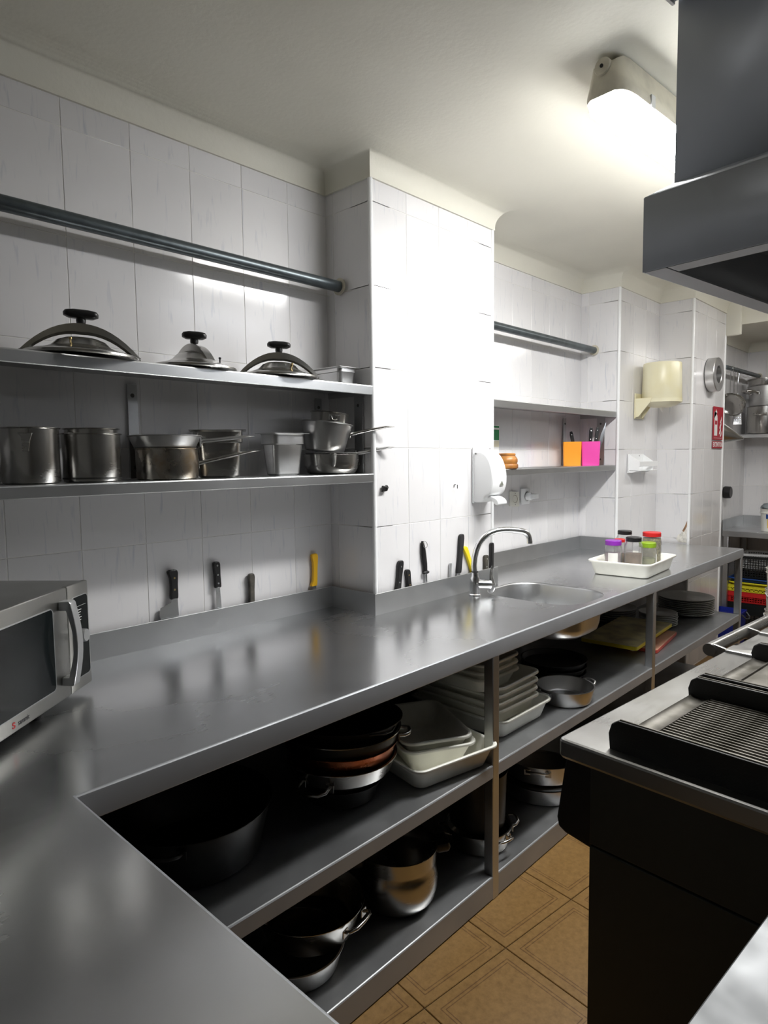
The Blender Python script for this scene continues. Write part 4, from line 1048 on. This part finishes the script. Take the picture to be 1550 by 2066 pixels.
# ribbed griddle
def griddle(x0, x1, ribbed, nm_):
    yf, yk = -.098, -.72
    t = MB().box(x0 + .008, x1 - .008, yk, yf, .893, .911).obj(nm_, CAST_RIB, gr, bevel=.003)
    for x in (x0, x1 - .012):
        sp_ = [(yf, .890), (yf + .004, .930), (yf - .002, .950), (yf - .016, .960), (yk, .960), (yk, .890)]
        w = MB().prism(sp_, 'x', x, x + .012).obj('side_wall', CAST, t, bevel=.003)
        MB().tube([(x + .006, yf - .018, .9595), (x + .006, yk, .9595)], .003, 6).obj('wall_edge', CAST_RIB, w)
    MB().box(x0, x1, yk - .014, yk, .89, .975).obj('back_wall', CAST, t, bevel=.003)
    tr = MB().prism([(yf, .908), (yf - .004, .918), (yf - .010, .914), (yf - .034, .9115), (yf - .046, .917), (yf - .050, .911)], 'x', x0 + .012, x1 - .012).obj('grease_trough', CAST_RIB, t)
    if ribbed:
        nr = 26
        rib = MB().prism([(-.0038, .909), (.0038, .909), (.0016, .921), (-.0016, .921)], 'y', yk + .004, yf - .052).mesh('rib', CAST_RIB)
        for i in range(nr):
            r_ = ob('rib', rib, t); r_.location = (x0 + .024 + i * (x1 - x0 - .048) / (nr - 1), 0, 0)
    else:
        MB().box(x0 + .012, x1 - .012, yk, yf - .05, .909, .916).obj('smooth_plate', CAST_RIB, t, bevel=.002)
    return t
griddle(.030, .402, True, 'ribbed_griddle')
griddle(.425, .800, False, 'smooth_griddle')
for i, x0 in enumerate((.84, 1.36)):
    gp = MB().box(x0 + .01, x0 + .48, -.72, -.10, .8995, .905).obj('burner_tray', STEEL_DARK, gr, bevel=.003)
    for bx in (.12, .36):
        for by in (-.26, -.56):
            MB().lathe([(.05, .0), (.05, .014), (.036, .02), (.0001, .02)], 24, (x0 + bx, by, .9045)).obj('burner', CAST, gp)
    for bx in (.05, .15, .25, .34, .44):
        MB().box(x0 + bx - .005, x0 + bx + .005, -.70, -.12, .924, .936).obj('grate_bar', CAST, gp)
# towel rail along the front
rl = MB().tube([(.852, .040, .896), (1.78, .040, .896)], .0185, 20).obj('towel_rail', STEEL_GRILL, gr)
for x in (.858, 1.13, 1.41, 1.69):
    MB().prism([(.054, .882), (.050, .912), (.030, .914), (-.012, .904), (-.012, .896), (.026, .872)], 'x', x, x + .012).obj('rail_bracket', STEEL_GRILL, rl, bevel=.002)
    MB().rrect([(.034, .045, .006, .8995), (.034, .045, .006, .907), (.030, .041, .005, .909)], 4, (x + .020, -.050)).obj('bracket_foot', STEEL_GRILL, rl)

# ================================================================ HOOD
hd = thing('extractor_hood', 'large grey steel extractor hood hanging over the range', 'hood', (.622, -1.401, 0), -7)
HL, HD = 2.2, 1.10
z0, z1, z2 = 1.850, 2.000, 2.062
lip = MB()
for f in ([(0, 0), (HL, 0), (HL, -HD), (0, -HD), (0, 0)],):
    for (a, b), (c, d) in zip(f[:-1], f[1:]):
        pass
def hood_shell(xa, xb, ya, yb_, za, zb, xc, xd):
    """four sides from rectangle at za to rectangle at zb"""
    A = [(xa, ya, za), (xb, ya, za), (xb, yb_, za), (xa, yb_, za)]; B = [(xc, ya, zb), (xd, ya, zb), (xd, yb_, zb), (xc, yb_, zb)]
    return MB().rings([A, B], False, False)
l_ = hood_shell(0, HL, 0, -HD, z0, z1, 0, HL).obj('lip', STEEL_HOOD, hd, ang=30)
m_ = l_.modifiers.new('sheet', 'SOLIDIFY'); m_.thickness = .003; m_.offset = 0
s_ = hood_shell(0, HL, 0, -HD, z1, z2, .127, HL - .127).obj('shoulder', STEEL_HOOD, hd, ang=30)
m_ = s_.modifiers.new('sheet', 'SOLIDIFY'); m_.thickness = .003; m_.offset = 0
b_ = hood_shell(.127, HL - .127, 0, -HD, z2, CEIL - .002, .127, HL - .127).obj('upper_body', STEEL_HOOD, hd, ang=30)
m_ = b_.modifiers.new('sheet', 'SOLIDIFY'); m_.thickness = .003; m_.offset = 0
W_ = .050
for x0, x1, y0, y1 in ((0, HL, -W_, 0), (0, HL, -HD, -HD + W_), (0, W_, -HD + W_, -W_), (HL - W_, HL, -HD + W_, -W_)):
    MB().box(x0 + .002, x1 - .002, y0 + .002, y1 - .002, z0 - .001, z0 + .004).obj('gutter', STEEL_HOOD, hd)
MB().box(.135, HL - .135, -HD + .01, -.01, 2.14, 2.15).obj('filter_panel', GREY_CONN, hd)
MB().box(-.75, .124, -.50, .008, 2.440, CEIL - .002).obj('duct', STEEL_HOOD, hd)
MB().box(-.75, .124, .008, .014, 2.434, 2.452).obj('duct_edge', WHITE_PL, hd)

# ================================================================ SIDE TABLE NEAR THE CAMERA
st = thing('side_table', 'bright steel side table corner at the bottom right beside the range', 'worktable', (-.35, -1.672, 0), -4.5)
MB().rrect([(.355, .33, .004, .762), (.358, .333, .006, .765), (.358, .333, .006, .796), (.355, .33, .004, .80)], 3, (.358, -.36)).obj('table_top', steel('steel_side_table', (.34, .35, .36), .58, .10, .2, (3, 3, 1), 8, 9.0), st, ang=40)
for x in (.04, .66):
    for y in (-.06, -.66):
        MB().box(x - .018, x + .018, y - .018, y + .018, 0, .765).obj('leg', STEEL_SHELF, st, bevel=.003)

# ================================================================ NOOK
rod('short dark rod in the far nook with strainers hanging from it', (4.455, -.462, 2.108), (5.325, -.470, 2.112), .016)
t = thing('wall_shelf', 'stainless shelf on the far end wall under the stacked pots', 'shelf', (5.324, -.38, 1.632), -90)
MB().sweep([(0, 0), (1.1, 0)], [(.002, 0), (.272, 0), (.275, -.003), (.275, -.028), (.262, -.03)]).obj('shelf_board', STEEL_SHELF, t, fix=False)
MB().box(0, 1.1, -.26, -.004, -.012, -.003).obj('underside', STEEL_SHELF, t)
ZN = 1.633
t = thing('stock_pot', 'wide steel pot with loop handle on the nook shelf', 'pot', (5.17, -.565, ZN))
pot_body(t, 'vessel', .132, .134, .215, STEEL_POT, foot=.012)
loop_handle(t, .134, .155, 175, STEEL_POT, w=.07, out=.05, rad=.004, up_=-.008)
t = thing('stock_pot', 'brushed pot stacked on the wide pot on the nook shelf', 'pot', (5.17, -.570, ZN + .217))
pot_body(t, 'vessel', .128, .132, .160, STEEL_ALU, foot=.012)
loop_handle(t, .132, .105, 150, STEEL_POT, w=.07, out=.10, rad=.011, up_=.014)
t = thing('roasting_pan', 'low pan on top of the pot stack in the nook', 'pan', (5.175, -.560, ZN + .379))
pot_body(t, 'vessel', .125, .128, .055, STEEL_POT, foot=.006)
t = thing('stock_pot', 'steel pot at the right edge of the nook shelf', 'pot', (5.17, -.86, ZN))
pot_body(t, 'vessel', .132, .134, .215, STEEL_POT, foot=.012)
def ladle(label, x, y, ztop, r, depth, m=CHROME, ry=0, zr=1.85):
    t = thing('strainer', label, 'strainer', (x, y, zr), 0)
    for s in (-1, 1):
        MB().tube([(0, s * .012, r)] + [(0, s * .010, r + (ztop - zr - r) * .8)] + [(.0, s * .006 + 0, ztop - zr - .006), (0, s * .002, ztop - zr + .012), (0, -.004, ztop - zr + .020)], .0026, 6).obj('wire_handle', m, t)
    b = MB().lathe([(r + .004, -.004), (r + .005, 0), (r + .004, .004), (r, .003), (r * .92, depth * .4), (r * .65, depth * .8), (.0001, depth)], 32).obj('bowl', STEEL_POT, t, ang=60); b.rotation_euler = (R(10), R(62), 0)
    return t
ladle('round strainer hanging front of the nook rod', 4.57, -.475, 2.106, .088, .03, zr=1.842)
ladle('second strainer hanging behind the first on the nook rod', 4.69, -.470, 2.107, .070, .045, zr=1.86)
t = thing('box_grater', 'steel box grater hanging in the nook with rough side showing', 'grater', (4.80, -.455, 1.700), 18)
MB().rrect([(.040, .032, .004, 0), (.032, .024, .004, .165), (.031, .023, .004, .165), (.039, .031, .004, 0)], 3, cap0=False, cap1=False).obj('grating_box', STEEL_ALU, t)
tooth = MB().lathe([(.0035, 0), (.0026, .0022), (.0001, .003)], 6)
for i in range(5):
    for j in range(8):
        pass
gm = MB()
for i in range(4):
    for j in range(8):
        z = .015 + j * .018; yy = -.020 + i * .013; xx = -.0402 + .008 * z / .165
        gm.box(xx - .0022, xx, yy - .002, yy + .004, z, z + .006)
gm.obj('grater_teeth', CHROME, t)
MB().tube([(0, -.02, .165), (0, -.018, .20), (0, 0, .21), (0, .018, .20), (0, .02, .165)], .004, 8).obj('handle', CHROME, t)
MB().tube([(0, 0, .208), (0, .004, .30), (0, -.008, .408), (0, -.014, .424), (0, -.020, .412)], .0022, 6).obj('hanging_hook', CHROME, t)
t = thing('chinois', 'conical steel strainer jutting out past the right pier', 'strainer', (4.615, -.392, 1.632), rot=(R(106), 0, R(10)))
MB().lathe([(.082, 0), (.084, .003), (.080, .006), (.074, .015), (.008, .162), (.0001, .165)], 40).obj('cone', STEEL_POT, t, ang=60)
MB().tube([(-.08, 0, .0), (-.13, 0, .0), (-.20, -.0, .002)], .006, 8).obj('handle', STEEL_ALU, t)
t = thing('rubber_bumper', 'round black plastic fitting on the nook wall', 'fitting', (4.79, -.3815, 1.176))
k_ = MB().lathe([(.045, 0), (.048, .01), (.046, .045), (.040, .05), (.0001, .05)], 28, cap0=True).obj('knob', BLACK_PL, t); k_.rotation_euler = (R(90), 0, 0)

nt = thing('nook_worktable', 'small steel worktable with upstand in the far nook', 'worktable', (0, 0, 0))
MB().box(4.752, 5.318, -1.60, -.386, TOPZ - .045, TOPZ).obj('worktop', STEEL_SHELF, nt, bevel=.004)
MB().box(4.752, 5.318, -.3895, -.3865, TOPZ - .001, TOPZ + .082).obj('backsplash', STEEL_SHELF, nt)
MB().box(5.315, 5.318, -1.60, -.39, TOPZ - .001, TOPZ + .082).obj('backsplash', STEEL_SHELF, nt)
for x in (4.76, 5.27):
    for y in (-.430, -1.58):
        MB().box(x, x + .036, y, y + .036, 0, TOPZ - .04).obj('leg', STEEL_SHELF, nt, bevel=.003)
MB().box(4.86, 5.31, -1.56, -.44, .10, .80).obj('back_panel', GREY_CONN, nt) if False else None

def bucket(name, label, loc, r0, r1, h, m, handle=True, cat='bucket', hang=160):
    t = thing(name, label, cat, loc)
    MB().lathe([(.0001, 0), (r0 - .003, 0), (r0, .003), (r1 - .004, h - .035), (r1 + .003, h - .034), (r1 + .003, h - .028), (r1 - .002, h - .027), (r1, h - .004), (r1 + .004, h - .003), (r1 + .004, h), (r1 - .003, h), (r0 - .004, .006), (.0001, .004)], 40).obj('shell', m, t)
    if handle:
        a = R(hang); pts = []
        for i in range(13):
            b = PI * i / 12
            pts.append(((r1 + .006) * math.cos(b + a - PI / 2) , (r1 + .006) * math.sin(b + a - PI / 2), h - .03 - .05 * math.sin(b)))
        MB().tube(pts, .0035, 8).obj('handle', WHITE_PL, t)
    return t
t = bucket('white_bucket', 'white labelled plastic bucket with a cloth on the nook worktable', (4.90, -.700, TOPZ + .001), .078, .086, .175, mat('white_bucket', (.82, .82, .78), .4), False)
for a0, a1, zz0, zz1, m in [(168, 200, .03, .12, mat('label_yellow', (.80, .52, .05), .5)), (206, 236, .085, .10, mat('label_orange', (.85, .22, .03), .5)), (210, 238, .03, .06, YEL_CR), (160, 176, .10, .135, BLUE2_PL)]:
    rs = []
    for i in range(7):
        a = R(a0 + (a1 - a0) * i / 6)
        r_0 = .0786 + .008 * zz0 / .175 + .001; r_1 = .0786 + .008 * zz1 / .175 + .001
        rs.append([(r_0 * math.cos(a), r_0 * math.sin(a), zz0), (r_1 * math.cos(a), r_1 * math.sin(a), zz1)])
    MB().rings(rs, False, False, closed=False).obj('printed_label', m, t)
t = thing('cloth', 'grey cloth bunched on top of the white bucket', 'cloth', (4.90, -.700, TOPZ + .177))
cl = MB()
rs = []
for i, (r_, z_) in enumerate([(.082, .0), (.080, .014), (.066, .03), (.045, .040), (.020, .044), (.0005, .045)]):
    rs.append([(r_ * (1 + .10 * math.sin(5 * a + i)) * math.cos(a), r_ * (1 + .10 * math.sin(5 * a + i)) * math.sin(a), z_ + .006 * math.sin(3 * a + 2 * i)) for a in [2 * PI * j / 28 for j in range(28)]])
cl.rings(rs, True, True).obj('folds', CLOTH, t, ang=80)

def crate(name, label, loc, rz, w, d, h, m, bars, rows, cat='crate', solid=.2, bt=.004):
    """lattice-walled crate"""
    t = thing(name, label, cat, loc, rz)
    fr = MB()
    fr.box(-w / 2, w / 2, -d / 2, d / 2, 0, .006)
    for s in (-1, 1):
        fr.box(-w / 2 - .006, w / 2 + .006, s * d / 2 - .006, s * d / 2 + .006, h - h * solid, h)
        fr.box(s * w / 2 - .006, s * w / 2 + .006, -d / 2 - .006, d / 2 + .006, h - h * solid, h)
        for q in (-1, 1):
            fr.box(s * w / 2 - s * .02, s * w / 2, q * d / 2 - q * .02, q * d / 2, 0, h - .001)
    fr.obj('frame', m, t, bevel=.0015, seg=1)
    la = MB(); hz = h - h * solid
    for s in (-1, 1):
        for i in range(1, bars):
            x = -w / 2 + w * i / bars; la.box(x - bt / 2, x + bt / 2, s * d / 2 - .002, s * d / 2 + .002, 0, hz)
            y = -d / 2 + d * i / bars; la.box(s * w / 2 - .002, s * w / 2 + .002, y - bt / 2, y + bt / 2, 0, hz)
        for k in range(rows):
            z = hz * (k + .5) / rows
            la.box(-w / 2, w / 2, s * d / 2 - .002, s * d / 2 + .002, z - bt / 2, z + bt / 2)
            la.box(s * w / 2 - .002, s * w / 2 + .002, -d / 2, d / 2, z - bt / 2, z + bt / 2)
    la.obj('lattice', m, t)
    return t
CX, CY = 4.99, -.575
DARKCR = mat('dark_crate_plastic', (.008, .010, .010), .4)
crate('dark_crate', 'large black crate at the bottom of the crate stack', (CX, CY, .001), 0, .34, .30, .31, DARKCR, 8, 5, solid=.3)
crate('red_crate', 'red plastic crate under the yellow one in the nook', (CX, CY, .313), 0, .34, .30, .085, RED_PL, 16, 3, solid=.45)
crate('yellow_crate', 'lower yellow plastic crate in the nook crate stack', (CX - .004, CY - .003, .399), 0, .345, .305, .050, YEL_CR, 10, 1, solid=.45, bt=.009)
tub('yellow_tray', 'yellow tray squeezed under the blue tray in the crate stack', (CX, CY, .450), 0, .180, .158, .022, m=YEL_CR, taper=.008, cat='tray')
tub('blue_tray', 'blue plastic tray under the black basket in the crate stack', (CX, CY, .4735), 0, .185, .160, .032, m=BLUE2_PL, taper=.012, cat='tray')
crate('black_basket', 'black lattice basket on top of the crate stack under the nook table', (CX + .005, CY - .005, .507), 3, .30, .26, .170, DARKCR, 14, 8, solid=.12, bt=.005)
crate('white_basket', 'white lattice basket tipped into the black basket', (CX + .01, CY - .01, .580), 8, .24, .20, .115, WHITE_PL, 12, 5, solid=.15, bt=.004)
t = thing('blue_bin', 'blue plastic bin on the floor beside the nook table', 'bin', (4.655, -.485, .001), 0)
MB().rrect([(.078, .088, .012, 0), (.086, .096, .014, .262), (.091, .101, .016, .264), (.091, .101, .016, .276), (.084, .094, .013, .276), (.075, .085, .011, .006)], 4).obj('shell', BLUE_PL, t)
MB().tube([(-.06, -.100, .262), (-.05, -.125, .235), (.0, -.135, .225), (.05, -.125, .235), (.06, -.100, .262)], .006, 8).obj('handle', GREY_CONN, t)
for i in range(4):
    bucket('white_bucket', '%s of the stacked white buckets at the right edge' % nth(3 - i, 4), (4.455 + .004 * (i % 2), -.862, .001 + .150 * i), .078, .092, .215, mat('bucket_cream', (.72, .71, .66), .4), True, hang=175 + 20 * i)

# broken plaster low on the right pier corner
w_ = bpy.data.objects['wall_pier_side']
MB().prism([(-.455, .885), (-.395, .885), (-.378, .905), (-.392, .935), (-.410, .945), (-.428, .990), (-.448, 1.035), (-.455, 1.05)], 'x', 3.7755, 3.7785).obj('plaster_patch', mat('bare_plaster', (.78, .76, .70), .9, var=.35, vscale=60, bump=1.0, bscale=90), w_)
MB().prism([(-.428, .955), (-.418, .965), (-.432, .992), (-.446, 1.030), (-.452, 1.04), (-.449, 1.0)], 'x', 3.7745, 3.7758).obj('bare_brick', mat('bare_brick', (.33, .19, .11), .95, var=.5, vscale=70), w_)
